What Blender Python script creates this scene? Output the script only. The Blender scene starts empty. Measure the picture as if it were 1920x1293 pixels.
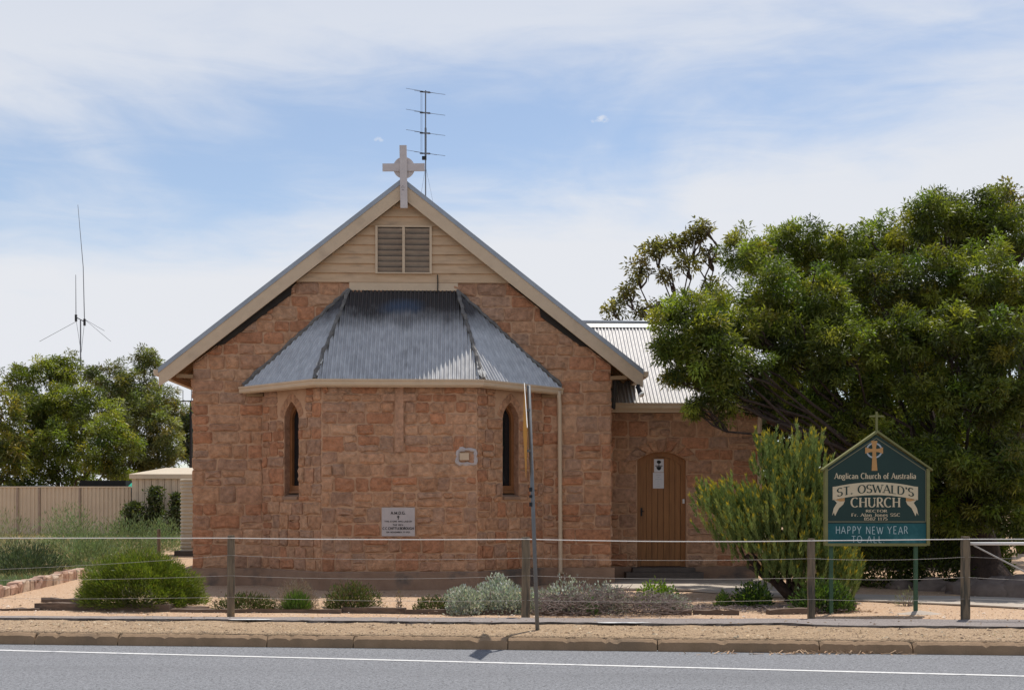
import bpy, math, random
import numpy as np
from mathutils import Vector, Matrix
from mathutils.geometry import tessellate_polygon

random.seed(7)
rng = np.random.default_rng(11)
R = math.radians
scene = bpy.context.scene
COL = scene.collection

# ------------------------------------------------------------------ camera
F, CX, HY, CH = 2200.0, 960.0, 940.0, 1.6       # focal (px of 1920), principal x, horizon row, eye height
cam_d = bpy.data.cameras.new('camera')
cam = bpy.data.objects.new('camera', cam_d)
COL.objects.link(cam)
cam.location = (0, 0, CH)
cam.rotation_euler = (R(90), 0, 0)
cam_d.sensor_width = 36
cam_d.lens = F / 1920 * 36
cam_d.shift_y = (HY - 646.5) / 1920
cam_d.clip_end = 3000
scene.camera = cam

# ------------------------------------------------------------------ light
SUN = Vector((.20, .385, 1.0)).normalized()        # towards the sun
sd = bpy.data.lights.new('sun', 'SUN')
sd.energy = 4.8
sd.angle = R(.53)
sd.color = (1, .955, .89)
so = bpy.data.objects.new('sun', sd)
COL.objects.link(so)
so.location = (20, 30, 60)
so.rotation_euler = SUN.to_track_quat('Z', 'Y').to_euler()

W = bpy.data.worlds.new('World')
scene.world = W
W.use_nodes = True
nt = W.node_tree
nt.nodes.clear()


def N(tree, typ, **kw):
    n = tree.nodes.new(typ)
    for k, v in kw.items():
        if k.startswith('i_'):
            key = k[2:]
            n.inputs[int(key) if key.isdigit() else key].default_value = v
        else:
            setattr(n, k, v)
    return n


def mth(tree, op, a, b=None, c=None, clamp=False):
    n = tree.nodes.new('ShaderNodeMath')
    n.operation = op
    n.use_clamp = clamp
    for i, v in enumerate((a, b, c)):
        if v is None:
            continue
        if isinstance(v, (int, float)):
            n.inputs[i].default_value = v
        else:
            tree.links.new(v, n.inputs[i])
    return n.outputs[0]


def build_world():
    L = nt.links.new
    out = N(nt, 'ShaderNodeOutputWorld')
    bg = N(nt, 'ShaderNodeBackground')
    bg.inputs['Strength'].default_value = .13
    sky = N(nt, 'ShaderNodeTexSky')
    sky.sky_type = 'NISHITA'
    sky.sun_disc = False
    sky.sun_elevation = math.asin(SUN.z)
    sky.sun_rotation = math.atan2(SUN.x, SUN.y)
    sky.air_density = 1.0
    sky.dust_density = .35
    sky.ozone_density = 1.6
    tc = N(nt, 'ShaderNodeTexCoord')
    sep = N(nt, 'ShaderNodeSeparateXYZ')
    L(tc.outputs['Generated'], sep.inputs[0])
    x, y, z = sep.outputs
    # streaky cirrus: noise in a frame stretched along gently rising bands
    rot = N(nt, 'ShaderNodeMapping')
    rot.inputs['Rotation'].default_value = (0, R(7), 0)
    rot.inputs['Scale'].default_value = (1.8, 1.8, 6.0)
    L(tc.outputs['Generated'], rot.inputs[0])
    n1 = N(nt, 'ShaderNodeTexNoise', i_Scale=1.5, i_Detail=7.0, i_Roughness=.55, i_Distortion=.5)
    L(rot.outputs[0], n1.inputs['Vector'])
    rot2 = N(nt, 'ShaderNodeMapping')
    rot2.inputs['Rotation'].default_value = (0, R(14), R(20))
    rot2.inputs['Scale'].default_value = (3, 3, 14)
    L(tc.outputs['Generated'], rot2.inputs[0])
    n2 = N(nt, 'ShaderNodeTexNoise', i_Scale=3.0, i_Detail=8.0, i_Roughness=.6, i_Distortion=.8)
    L(rot2.outputs[0], n2.inputs['Vector'])
    # repeating bands of cloud across the whole sky; a clear band passes behind the gable
    s = mth(nt, 'SUBTRACT', z, mth(nt, 'MULTIPLY', x, .14))
    ph = mth(nt, 'MULTIPLY', mth(nt, 'SUBTRACT', s, .297), 2 * math.pi / .30)
    band = mth(nt, 'COSINE', ph)                      # 1 in the clear band
    v = mth(nt, 'MULTIPLY', band, -.46)
    v = mth(nt, 'ADD', v, mth(nt, 'MULTIPLY', mth(nt, 'SUBTRACT', n1.outputs[0], .5), 1.5))
    v = mth(nt, 'ADD', v, mth(nt, 'MULTIPLY', mth(nt, 'SUBTRACT', n2.outputs[0], .5), .5))
    cov = mth(nt, 'ADD', v, .73)
    mr = N(nt, 'ShaderNodeMapRange', interpolation_type='SMOOTHSTEP')
    mr.inputs['From Min'].default_value = .10
    mr.inputs['From Max'].default_value = .86
    mr.inputs['To Min'].default_value = .17
    mr.inputs['To Max'].default_value = 1.0
    L(cov, mr.inputs['Value'])
    mix = N(nt, 'ShaderNodeMix', data_type='RGBA')
    # a thin veil looks whiter towards the horizon (longer path through it) and bluer overhead
    path = mth(nt, 'POWER', mth(nt, 'DIVIDE', .30, mth(nt, 'MAXIMUM', z, .05)), 1.6)
    thin = mth(nt, 'SUBTRACT', 1.0, mth(nt, 'POWER', 2.718, mth(nt, 'MULTIPLY', path, -2.3)))
    fac = mth(nt, 'MULTIPLY', mr.outputs[0], thin, clamp=True)
    # three small separate puffs
    for px, py, wx, wz in ((1127, 223, .0095, .0034), (712, 262, .0060, .0022)):
        dv = Vector(((px - CX) / F, 1, (HY - py) / F)).normalized()
        ex = mth(nt, 'DIVIDE', mth(nt, 'SUBTRACT', x, dv.x), wx)
        ez = mth(nt, 'DIVIDE', mth(nt, 'SUBTRACT', z, dv.z), wz)
        r2 = mth(nt, 'ADD', mth(nt, 'MULTIPLY', ex, ex), mth(nt, 'MULTIPLY', ez, ez))
        npf = N(nt, 'ShaderNodeTexNoise', i_Scale=170.0, i_Detail=6.0, i_Roughness=.6)
        L(tc.outputs['Generated'], npf.inputs['Vector'])
        pf_ = mth(nt, 'ADD', mth(nt, 'SUBTRACT', 1.0, r2), mth(nt, 'MULTIPLY', mth(nt, 'SUBTRACT', npf.outputs[0], .5), 4.5))
        pf_ = mth(nt, 'MULTIPLY', mth(nt, 'MULTIPLY', pf_, .5, clamp=True), mth(nt, 'GREATER_THAN', y, 0.0))
        fac = mth(nt, 'MAXIMUM', fac, pf_)
    L(fac, mix.inputs['Factor'])
    L(sky.outputs[0], mix.inputs['A'])
    mix.inputs['B'].default_value = (6.1, 6.25, 6.6, 1)
    L(mix.outputs['Result'], bg.inputs['Color'])
    L(bg.outputs[0], out.inputs[0])


build_world()
scene.view_settings.view_transform = 'Standard'
scene.view_settings.look = 'None'
scene.view_settings.gamma = 1
scene.view_settings.exposure = 0
scene.view_settings.use_curve_mapping = False


# ------------------------------------------------------------------ helpers
def at(px, py, Y):
    return Vector(((px - CX) / F * Y, Y, CH - (py - HY) / F * Y))


def gp(px, py, z=0.0):
    Y = F * (CH - z) / (py - HY)
    return Vector(((px - CX) / F * Y, Y, z))


class MB:
    def __init__(self):
        self.v, self.f = [], []

    def add(self, vs, fs):
        o = len(self.v)
        self.v += [tuple(p) for p in vs]
        self.f += [tuple(i + o for i in f) for f in fs]
        return self

    def box(self, c, s, M=None):
        x, y, z = (k / 2 for k in s)
        P = [Vector((a * x, b * y, d * z)) for d in (-1, 1) for a, b in ((-1, -1), (1, -1), (1, 1), (-1, 1))]
        c = Vector(c)
        P = [(M @ p if M else p) + c for p in P]
        return self.add(P, [(3, 2, 1, 0), (4, 5, 6, 7), (0, 1, 5, 4), (1, 2, 6, 5), (2, 3, 7, 6), (3, 0, 4, 7)])

    def bar(self, a, b, w, h, up=Vector((0, 0, 1))):
        a, b = Vector(a), Vector(b)
        d = (b - a).normalized()
        s = d.cross(Vector(up))
        s = s.normalized() if s.length > 1e-5 else Vector((1, 0, 0))
        u = s.cross(d)
        P = []
        for p in (a, b):
            for i, j in ((-1, -1), (1, -1), (1, 1), (-1, 1)):
                P.append(p + s * (i * w / 2) + u * (j * h / 2))
        return self.add(P, [(0, 1, 2, 3), (7, 6, 5, 4), (0, 4, 5, 1), (1, 5, 6, 2), (2, 6, 7, 3), (3, 7, 4, 0)])

    def tube(self, pts, rad, n=8, cap=True):
        pts = [Vector(p) for p in pts]
        if not isinstance(rad, (list, tuple)):
            rad = [rad] * len(pts)
        o = len(self.v)
        ref = Vector((.37, .61, .7)).normalized()
        for i, p in enumerate(pts):
            d = (pts[min(i + 1, len(pts) - 1)] - pts[max(i - 1, 0)]).normalized()
            s = d.cross(ref)
            if s.length < .05:
                s = d.cross(Vector((1, 0, 0)))
            s.normalize()
            t = d.cross(s)
            for k in range(n):
                a = 2 * math.pi * k / n
                self.v.append(tuple(p + (s * math.cos(a) + t * math.sin(a)) * rad[i]))
        for i in range(len(pts) - 1):
            for k in range(n):
                k2 = (k + 1) % n
                self.f.append((o + i * n + k, o + i * n + k2, o + (i + 1) * n + k2, o + (i + 1) * n + k))
        if cap:
            self.f.append(tuple(o + k for k in range(n))[::-1])
            self.f.append(tuple(o + (len(pts) - 1) * n + k for k in range(n)))
        return self

    def prism(self, poly, off):
        """poly: list of 3-D points (planar), extruded by vector off."""
        n = len(poly)
        off = Vector(off)
        tri = tessellate_polygon([[Vector(p) for p in poly]])
        a = [Vector(p) for p in poly]
        b = [p + off for p in a]
        self.add(a + b, [tuple(t) for t in tri] + [tuple(i + n for i in reversed(t)) for t in tri] +
                 [(i, (i + 1) % n, (i + 1) % n + n, i + n) for i in range(n)])
        return self

    def sheet(self, poly, holes=()):
        loops = [[Vector(p) for p in poly]] + [[Vector(p) for p in h] for h in holes]
        tri = tessellate_polygon(loops)
        return self.add([p for l in loops for p in l], [tuple(t) for t in tri])

    def sweep(self, prof, path):
        """prof: (offset outwards, z) points, path: 3-D points in a level plane, mitred."""
        path = [Vector(p) for p in path]
        o = len(self.v)
        n = len(prof)
        for i, p in enumerate(path):
            d1 = (path[i] - path[i - 1]).normalized() if i else None
            d2 = (path[i + 1] - path[i]).normalized() if i < len(path) - 1 else None
            d1 = d1 or d2
            d2 = d2 or d1
            n1 = Vector((d1.y, -d1.x, 0))
            n2 = Vector((d2.y, -d2.x, 0))
            m = (n1 + n2).normalized()
            m = m / max(.3, m.dot(n1))
            for a, z in prof:
                self.v.append(tuple(p + m * a + Vector((0, 0, z))))
        for i in range(len(path) - 1):
            for k in range(n):
                k2 = (k + 1) % n
                self.f.append((o + i * n + k, o + i * n + k2, o + (i + 1) * n + k2, o + (i + 1) * n + k))
        self.f.append(tuple(o + k for k in range(n))[::-1])
        self.f.append(tuple(o + (len(path) - 1) * n + k for k in range(n)))
        return self

    def build(self, name, mat, parent=None, smooth=False, loc=None):
        me = bpy.data.meshes.new(name)
        me.from_pydata(self.v, [], self.f)
        me.update()
        if smooth:
            me.polygons.foreach_set('use_smooth', [True] * len(me.polygons))
        me.materials.append(mat)
        o = bpy.data.objects.new(name, me)
        COL.objects.link(o)
        if parent:
            o.parent = parent
        if loc is not None:
            o.location = loc
        return o


def fix_normals(o):
    import bmesh
    bm = bmesh.new()
    bm.from_mesh(o.data)
    bmesh.ops.recalc_face_normals(bm, faces=bm.faces)
    bm.to_mesh(o.data)
    bm.free()
    return o


def tag(o, label=None, cat=None, group=None, kind=None):
    if label:
        o['label'] = label
    if cat:
        o['category'] = cat
    if group:
        o['group'] = group
    if kind:
        o['kind'] = kind
    return o


def empty(name, loc, rz=0):
    o = bpy.data.objects.new(name, None)
    o.empty_display_size = .3
    COL.objects.link(o)
    o.location = loc
    o.rotation_euler = (0, 0, rz)
    return o


# ------------------------------------------------------------------ materials
def mat(name, c1, c2=None, rough=.8, scale=3.0, detail=6, bump=0.0, bscale=None, metallic=0.0, spec=.3,
        stretch=(1, 1, 1), c3=None, s3=.6, f3=(.55, .7), attr=None):
    m = bpy.data.materials.new(name)
    m.use_nodes = True
    t = m.node_tree
    L = t.links.new
    b = t.nodes['Principled BSDF']
    b.inputs['Roughness'].default_value = rough
    b.inputs['Metallic'].default_value = metallic
    b.inputs['Specular IOR Level'].default_value = spec
    tc = N(t, 'ShaderNodeTexCoord')
    mp = N(t, 'ShaderNodeMapping')
    mp.inputs['Scale'].default_value = stretch
    L(tc.outputs['Object'], mp.inputs[0])
    col = None
    n1 = N(t, 'ShaderNodeTexNoise', i_Scale=scale, i_Detail=float(detail), i_Roughness=.62)
    L(mp.outputs[0], n1.inputs['Vector'])
    if attr:
        at_ = N(t, 'ShaderNodeAttribute', attribute_name=attr)
        hs = N(t, 'ShaderNodeMix', data_type='RGBA', blend_type='MULTIPLY', i_Factor=1.0)
        L(at_.outputs['Color'], hs.inputs['A'])
        cr = N(t, 'ShaderNodeMapRange')
        cr.inputs['From Min'].default_value = .25
        cr.inputs['From Max'].default_value = .75
        cr.inputs['To Min'].default_value = .60
        cr.inputs['To Max'].default_value = 1.36
        L(n1.outputs[0], cr.inputs['Value'])
        L(cr.outputs[0], hs.inputs['B'])
        col = hs.outputs['Result']
    elif c2 is not None:
        mx = N(t, 'ShaderNodeMix', data_type='RGBA')
        cr = N(t, 'ShaderNodeMapRange')
        cr.inputs['From Min'].default_value = .3
        cr.inputs['From Max'].default_value = .7
        L(n1.outputs[0], cr.inputs['Value'])
        L(cr.outputs[0], mx.inputs['Factor'])
        mx.inputs['A'].default_value = (*c1, 1)
        mx.inputs['B'].default_value = (*c2, 1)
        col = mx.outputs['Result']
    if c3 is not None:
        n3 = N(t, 'ShaderNodeTexNoise', i_Scale=s3, i_Detail=5.0, i_Roughness=.6)
        L(mp.outputs[0], n3.inputs['Vector'])
        cr3 = N(t, 'ShaderNodeMapRange', interpolation_type='SMOOTHSTEP')
        cr3.inputs['From Min'].default_value = f3[0]
        cr3.inputs['From Max'].default_value = f3[1]
        L(n3.outputs[0], cr3.inputs['Value'])
        m3 = N(t, 'ShaderNodeMix', data_type='RGBA')
        L(cr3.outputs[0], m3.inputs['Factor'])
        if col is not None:
            L(col, m3.inputs['A'])
        else:
            m3.inputs['A'].default_value = (*c1, 1)
        m3.inputs['B'].default_value = (*c3, 1)
        col = m3.outputs['Result']
    if col is not None:
        L(col, b.inputs['Base Color'])
    else:
        b.inputs['Base Color'].default_value = (*c1, 1)
    if bump:
        nb = N(t, 'ShaderNodeTexNoise', i_Scale=bscale or scale * 6, i_Detail=5.0, i_Roughness=.65)
        L(mp.outputs[0], nb.inputs['Vector'])
        bp = N(t, 'ShaderNodeBump', i_Strength=1.0, i_Distance=bump)
        L(nb.outputs[0], bp.inputs['Height'])
        L(bp.outputs[0], b.inputs['Normal'])
    return m


def leaf_mat(name, rough=.5, trans=.42, tcol=(1.5, 1.6, .6), spec=.5):
    m = bpy.data.materials.new(name)
    m.use_nodes = True
    t = m.node_tree
    L = t.links.new
    b = t.nodes['Principled BSDF']
    out = t.nodes['Material Output']
    a = N(t, 'ShaderNodeAttribute', attribute_name='tint')
    L(a.outputs['Color'], b.inputs['Base Color'])
    b.inputs['Roughness'].default_value = rough
    b.inputs['Specular IOR Level'].default_value = spec
    tr = N(t, 'ShaderNodeBsdfTranslucent')
    mu = N(t, 'ShaderNodeMix', data_type='RGBA', blend_type='MULTIPLY', i_Factor=1.0)
    L(a.outputs['Color'], mu.inputs['A'])
    mu.inputs['B'].default_value = (*tcol, 1)
    L(mu.outputs['Result'], tr.inputs['Color'])
    ms = N(t, 'ShaderNodeMixShader', i_0=trans)
    L(b.outputs[0], ms.inputs[1])
    L(tr.outputs[0], ms.inputs[2])
    L(ms.outputs[0], out.inputs['Surface'])
    return m


M = {}
M['stone'] = mat('sandstone', (.4, .22, .14), attr='tint', scale=11, rough=.92, bump=.03, bscale=16, spec=.12)
M['mortar'] = mat('mortar', (.58, .362, .228), (.49, .292, .18), scale=5, rough=.95, bump=.008, bscale=30, spec=.1)
M['plinth'] = mat('cement_plinth', (.25, .155, .105), (.34, .22, .15), scale=2.5, rough=.95, bump=.01, bscale=14,
                  c3=(.13, .105, .09), s3=1.3, f3=(.5, .68), spec=.1)
M['cream'] = mat('cream_paint', (.60, .455, .31), (.54, .405, .275), scale=6, rough=.6, bump=.002, c3=(.42, .315, .22), s3=1.7, f3=(.55, .85))
M['cream_tin'] = mat('cream_steel', (.56, .46, .335), (.50, .41, .30), scale=1.2, rough=.5)
M['board'] = mat('weathered_cream_boards', (.60, .415, .26), (.50, .335, .20), scale=2.5, stretch=(1, 1, 6), rough=.65,
                 bump=.001, c3=(.33, .225, .145), s3=1.6, f3=(.52, .8))
M['slat'] = mat('weathered_slat', (.37, .29, .22), (.27, .21, .165), scale=6, rough=.8)
M['dark'] = mat('dark_timber_and_shadow', (.028, .023, .02), (.045, .037, .03), rough=.9)
M['rafter'] = mat('stained_rafter', (.30, .19, .10), (.22, .135, .07), rough=.8, scale=4)
M['crosspaint'] = mat('grey_white_paint', (.60, .53, .50), (.52, .455, .43), rough=.6, scale=5)
M['line'] = mat('crack_dark', (.10, .08, .075))
M['flash'] = mat('roof_edge_steel', (.33, .35, .38), (.27, .29, .32), rough=.45, metallic=.4, scale=3)
M['glass'] = mat('dark_glass', (.012, .014, .016), rough=.08, spec=.6)
M['timber'] = mat('varnished_door', (.36, .16, .056), (.22, .095, .034), rough=.5, scale=3, stretch=(5, 5, .5), bump=.001)
M['frame'] = mat('brown_frame', (.27, .115, .045), (.19, .08, .03), rough=.5, scale=4)
M['lead'] = mat('lead_flashing', (.10, .095, .09), (.22, .205, .19), rough=.8, scale=9, bump=.012, bscale=14)
M['patch'] = mat('bright_flashing_patch', (.6, .58, .54), (.42, .40, .37), rough=.45, scale=8)
M['concrete'] = mat('concrete', (.46, .40, .33), (.36, .30, .245), rough=.9, scale=2.2, bump=.004, bscale=40)
M['step'] = mat('dark_step', (.085, .068, .058), (.14, .11, .09), rough=.9, scale=4, bump=.004)
M['black'] = mat('black_plastic', (.015, .015, .016), rough=.5)
M['bulb'] = mat('lamp_glass', (.75, .75, .72), rough=.1, spec=.7)
M['steel'] = mat('galvanised_steel', (.19, .195, .20), (.14, .145, .15), rough=.55, metallic=.3, scale=8)
M['alu'] = mat('antenna_aluminium', (.16, .17, .19), rough=.5, metallic=.3)
M['wire'] = mat('white_cable', (.74, .71, .67), rough=.5)
M['wire2'] = mat('old_wire', (.38, .35, .32), rough=.5, metallic=.4)
M['post'] = mat('weathered_post', (.23, .175, .115), (.10, .08, .058), rough=.9, scale=4, stretch=(6, 6, .7), bump=.006,
                bscale=18, c3=(.05, .05, .042), s3=2.0, f3=(.52, .72))
M['sleeper'] = mat('old_sleeper', (.19, .135, .10), (.085, .06, .046), rough=.95, scale=5, stretch=(1, 4, 4), bump=.01, bscale=14)
M['plaque'] = mat('grey_marble', (.50, .44, .42), (.43, .38, .365), rough=.5, scale=7)
M['ink'] = mat('black_lettering', (.012, .011, .011), rough=.6)
M['paper'] = mat('paper', (.66, .64, .66), rough=.7)
M['sgreen'] = mat('sign_dark_green', (.010, .032, .027), (.013, .039, .032), rough=.5, scale=2)
M['sframe'] = mat('sign_frame_olive', (.20, .19, .075), (.15, .15, .055), rough=.6, scale=7)
M['sline'] = mat('sign_thin_line', (.22, .20, .12), rough=.6)
M['scream'] = mat('sign_cream', (.60, .50, .33), (.55, .45, .30), rough=.6, scale=8)
M['stan'] = mat('sign_tan', (.48, .26, .095), (.42, .22, .08), rough=.6, scale=8)
M['sgrey'] = mat('sign_grey', (.36, .40, .42), rough=.6)
M['steal'] = mat('chalkboard_teal', (.010, .075, .085), (.018, .10, .108), rough=.75, scale=5, c3=(.05, .17, .18), s3=2.5, f3=(.5, .75))
M['chalk'] = mat('chalk', (.50, .60, .60), (.32, .42, .43), rough=.95, scale=60)
M['sgpost'] = mat('sign_post_green', (.05, .11, .06), (.035, .075, .045), rough=.6, scale=8)
M['yellow'] = mat('sign_yellow', (.62, .30, .03), (.5, .23, .02), rough=.45, scale=5)
M['bark'] = mat('bark', (.085, .055, .042), (.035, .026, .022), rough=.95, scale=4, stretch=(3, 3, .6), bump=.03, bscale=12)
M['twig'] = mat('dead_twig', (.27, .215, .19), (.15, .115, .10), rough=.95, scale=4)
M['leaf'] = leaf_mat('leaf')
M['soft'] = leaf_mat('soft_leaf', rough=.7, trans=.2, tcol=(1.1, 1.15, .7), spec=.2)
M['tarp'] = mat('green_tarp', (.01, .30, .20), rough=.5)
M['netting'] = mat('dark_shade_cloth', (.012, .014, .014), rough=.9)
M['rock'] = mat('rock', (.22, .17, .14), (.12, .09, .075), rough=.95, scale=3, bump=.03, bscale=6)
M['edgestone'] = mat('edging_stone', (.4, .3, .2), attr='tint', scale=7, rough=.95, bump=.012, bscale=20, spec=.1)
M['white'] = mat('white_paint', (.74, .72, .68), (.66, .64, .60), rough=.6, scale=6)
M['roofshade'] = mat('green_grey_roof', (.50, .52, .44), rough=.6)


def roof_mat(name, c1, c2, stain, zlo, zhi, blue=None, metal=.25, rough=.55):
    """weathered galvanised iron: streaks down the ribs plus soot stains with their own ragged outline"""
    m = mat(name, c1, c2, rough=rough, scale=3.5, stretch=(2.6, 2.6, .12), metallic=metal, spec=.4, c3=stain, s3=1.1, f3=(.60, .85))
    t = m.node_tree
    L = t.links.new
    b = t.nodes['Principled BSDF']
    src = b.inputs['Base Color'].links[0].from_socket
    if blue:
        tc = N(t, 'ShaderNodeTexCoord')
        sp = N(t, 'ShaderNodeSeparateXYZ')
        L(tc.outputs['Object'], sp.inputs[0])
        nz = N(t, 'ShaderNodeTexNoise', i_Scale=2.6, i_Detail=6.0, i_Roughness=.65)
        L(tc.outputs['Object'], nz.inputs['Vector'])
        nn = mth(t, 'MULTIPLY', mth(t, 'SUBTRACT', nz.outputs[0], .5), 1.3)
        # old bitumen coat near the top of the apse roof
        k = mth(t, 'ADD', mth(t, 'MULTIPLY', mth(t, 'SUBTRACT', sp.outputs[2], 4.75), 1.9), nn, clamp=True)
        mx = N(t, 'ShaderNodeMix', data_type='RGBA')
        L(mth(t, 'MULTIPLY', k, .93), mx.inputs['Factor'])
        L(src, mx.inputs['A'])
        mx.inputs['B'].default_value = (.055, .046, .042, 1)
        # bluish paint spill
        dx = mth(t, 'MULTIPLY', sp.outputs[0], 1.7)
        dz = mth(t, 'MULTIPLY', mth(t, 'SUBTRACT', sp.outputs[2], 5.30), 4.2)
        r2 = mth(t, 'ADD', mth(t, 'MULTIPLY', dx, dx), mth(t, 'MULTIPLY', dz, dz))
        k2 = mth(t, 'ADD', mth(t, 'SUBTRACT', .75, r2), mth(t, 'MULTIPLY', nn, 1.3), clamp=True)
        m2 = N(t, 'ShaderNodeMix', data_type='RGBA')
        L(mth(t, 'MULTIPLY', k2, .8), m2.inputs['Factor'])
        L(mx.outputs['Result'], m2.inputs['A'])
        m2.inputs['B'].default_value = (*blue, 1)
        L(m2.outputs['Result'], b.inputs['Base Color'])
    return m


M['iron'] = roof_mat('apse_iron', (.66, .64, .61), (.44, .425, .41), (.11, .095, .085), 0, 1, blue=(.12, .17, .25), metal=.6, rough=.38)
M['iron2'] = roof_mat('porch_iron', (.56, .535, .51), (.46, .44, .42), (.36, .33, .30), 0, 1)


def ground_mat(name, c1, c2, c3, sc=1.0, bump=.01, speck=(.6, .5, .4), sp_amt=.25, rough=.95, big=.25, band=(1, 1, 1)):
    m = bpy.data.materials.new(name)
    m.use_nodes = True
    t = m.node_tree
    L = t.links.new
    b = t.nodes['Principled BSDF']
    b.inputs['Roughness'].default_value = rough
    b.inputs['Specular IOR Level'].default_value = .15
    tc = N(t, 'ShaderNodeTexCoord')
    a = N(t, 'ShaderNodeTexNoise', i_Scale=big, i_Detail=5.0, i_Roughness=.6)
    c = N(t, 'ShaderNodeTexNoise', i_Scale=18.0 * sc, i_Detail=8.0, i_Roughness=.72)
    v = N(t, 'ShaderNodeTexVoronoi', i_Scale=55.0 * sc)
    for n in (c, v):
        L(tc.outputs['Object'], n.inputs['Vector'])
    bm_ = N(t, 'ShaderNodeMapping')
    bm_.inputs['Scale'].default_value = band
    bm_.inputs['Rotation'].default_value = (0, 0, R(5) if band[0] != 1 else 0)
    L(tc.outputs['Object'], bm_.inputs[0])
    L(bm_.outputs[0], a.inputs['Vector'])
    m1 = N(t, 'ShaderNodeMix', data_type='RGBA')
    r1 = N(t, 'ShaderNodeMapRange', i_1=.35, i_2=.65)
    L(c.outputs[0], r1.inputs[0])
    L(r1.outputs[0], m1.inputs['Factor'])
    m1.inputs['A'].default_value = (*c1, 1)
    m1.inputs['B'].default_value = (*c2, 1)
    m2 = N(t, 'ShaderNodeMix', data_type='RGBA')
    r2 = N(t, 'ShaderNodeMapRange', i_1=.48, i_2=.68)
    L(a.outputs[0], r2.inputs[0])
    L(r2.outputs[0], m2.inputs['Factor'])
    L(m1.outputs['Result'], m2.inputs['A'])
    m2.inputs['B'].default_value = (*c3, 1)
    m3 = N(t, 'ShaderNodeMix', data_type='RGBA')
    sv = N(t, 'ShaderNodeSeparateColor')
    L(v.outputs['Color'], sv.inputs[0])
    g = mth(t, 'MULTIPLY', mth(t, 'GREATER_THAN', sv.outputs[0], 1 - sp_amt), .75)
    L(g, m3.inputs['Factor'])
    L(m2.outputs['Result'], m3.inputs['A'])
    m3.inputs['B'].default_value = (*speck, 1)
    L(m3.outputs['Result'], b.inputs['Base Color'])
    bp = N(t, 'ShaderNodeBump', i_Strength=1.0, i_Distance=bump)
    hh = mth(t, 'ADD', c.outputs[0], mth(t, 'MULTIPLY', v.outputs['Distance'], .5))
    L(hh, bp.inputs['Height'])
    L(bp.outputs[0], b.inputs['Normal'])
    return m


M['sand'] = ground_mat('pink_sand', (.48, .325, .21), (.37, .24, .15), (.44, .31, .205), speck=(.58, .45, .33), sp_amt=.12)
M['verge'] = ground_mat('tan_gravel', (.45, .325, .205), (.29, .20, .125), (.40, .285, .185), speck=(.17, .12, .08), sp_amt=.25, bump=.02)
M['asphalt'] = ground_mat('bleached_asphalt', (.295, .298, .31), (.155, .157, .165), (.195, .197, .205), sc=1.6, band=(.12, 1.6, 1), speck=(.10, .10, .105), sp_amt=.22, bump=.012, big=.5)
M['path'] = ground_mat('path_asphalt', (.27, .235, .22), (.19, .165, .155), (.25, .215, .195), sc=1.4, speck=(.36, .32, .29), sp_amt=.12, bump=.01)
M['pathedge'] = mat('path_broken_edge', (.05, .042, .038), (.09, .075, .065), rough=.95, scale=12, bump=.02)
M['kerb'] = mat('kerb_concrete', (.33, .22, .135), (.24, .16, .095), rough=.95, scale=4, bump=.008, bscale=30, c3=(.20, .14, .09), s3=1.2, f3=(.5, .75))
M['paint'] = mat('road_paint', (.66, .65, .63), (.50, .49, .48), rough=.8, scale=22, bump=.002, c3=(.36, .36, .37), s3=7, f3=(.54, .68))


# ------------------------------------------------------------------ foliage builders (numpy)
def unit(a):
    return a / np.maximum(np.linalg.norm(a, axis=1, keepdims=True), 1e-9)


def quads_obj(name, V, C, material, parent=None):
    """V: (n,4,3) corner points, C: (n,4,3) or (n,3) colours."""
    n = len(V)
    me = bpy.data.meshes.new(name)
    me.vertices.add(n * 4)
    me.vertices.foreach_set('co', V.reshape(-1).astype(np.float32))
    me.loops.add(n * 4)
    me.loops.foreach_set('vertex_index', np.arange(n * 4, dtype=np.int32))
    me.polygons.add(n)
    me.polygons.foreach_set('loop_start', np.arange(0, n * 4, 4, dtype=np.int32))
    me.polygons.foreach_set('loop_total', np.full(n, 4, dtype=np.int32))
    me.update(calc_edges=True)
    ca = me.color_attributes.new('tint', 'FLOAT_COLOR', 'POINT')
    if C.ndim == 2:
        C = np.repeat(C[:, None, :], 4, axis=1)
    rgba = np.concatenate([C, np.ones((n, 4, 1))], axis=2)
    ca.data.foreach_set('color', rgba.reshape(-1).astype(np.float32))
    me.materials.append(material)
    o = bpy.data.objects.new(name, me)
    COL.objects.link(o)
    if parent:
        o.parent = parent
    return o


def leaf_quads(P, D, Ln, Wd, droop=.15):
    n = len(P)
    S = unit(np.cross(D, rng.normal(size=(n, 3))))
    Ln = Ln[:, None]
    Wd = Wd[:, None]
    mid = P + D * Ln * .45
    tip = P + D * Ln
    tip[:, 2] -= droop * Ln[:, 0]
    return np.stack([P, mid + S * Wd / 2, tip, mid - S * Wd / 2], axis=1)


def pick_cols(n, cols, var=.25):
    cols = np.array(cols)
    c = cols[rng.integers(0, len(cols), n)]
    return np.clip(c * (1 + rng.normal(size=(n, 1)) * var * .6) * (1 + rng.normal(size=(n, 3)) * .06), .004, .9)


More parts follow.
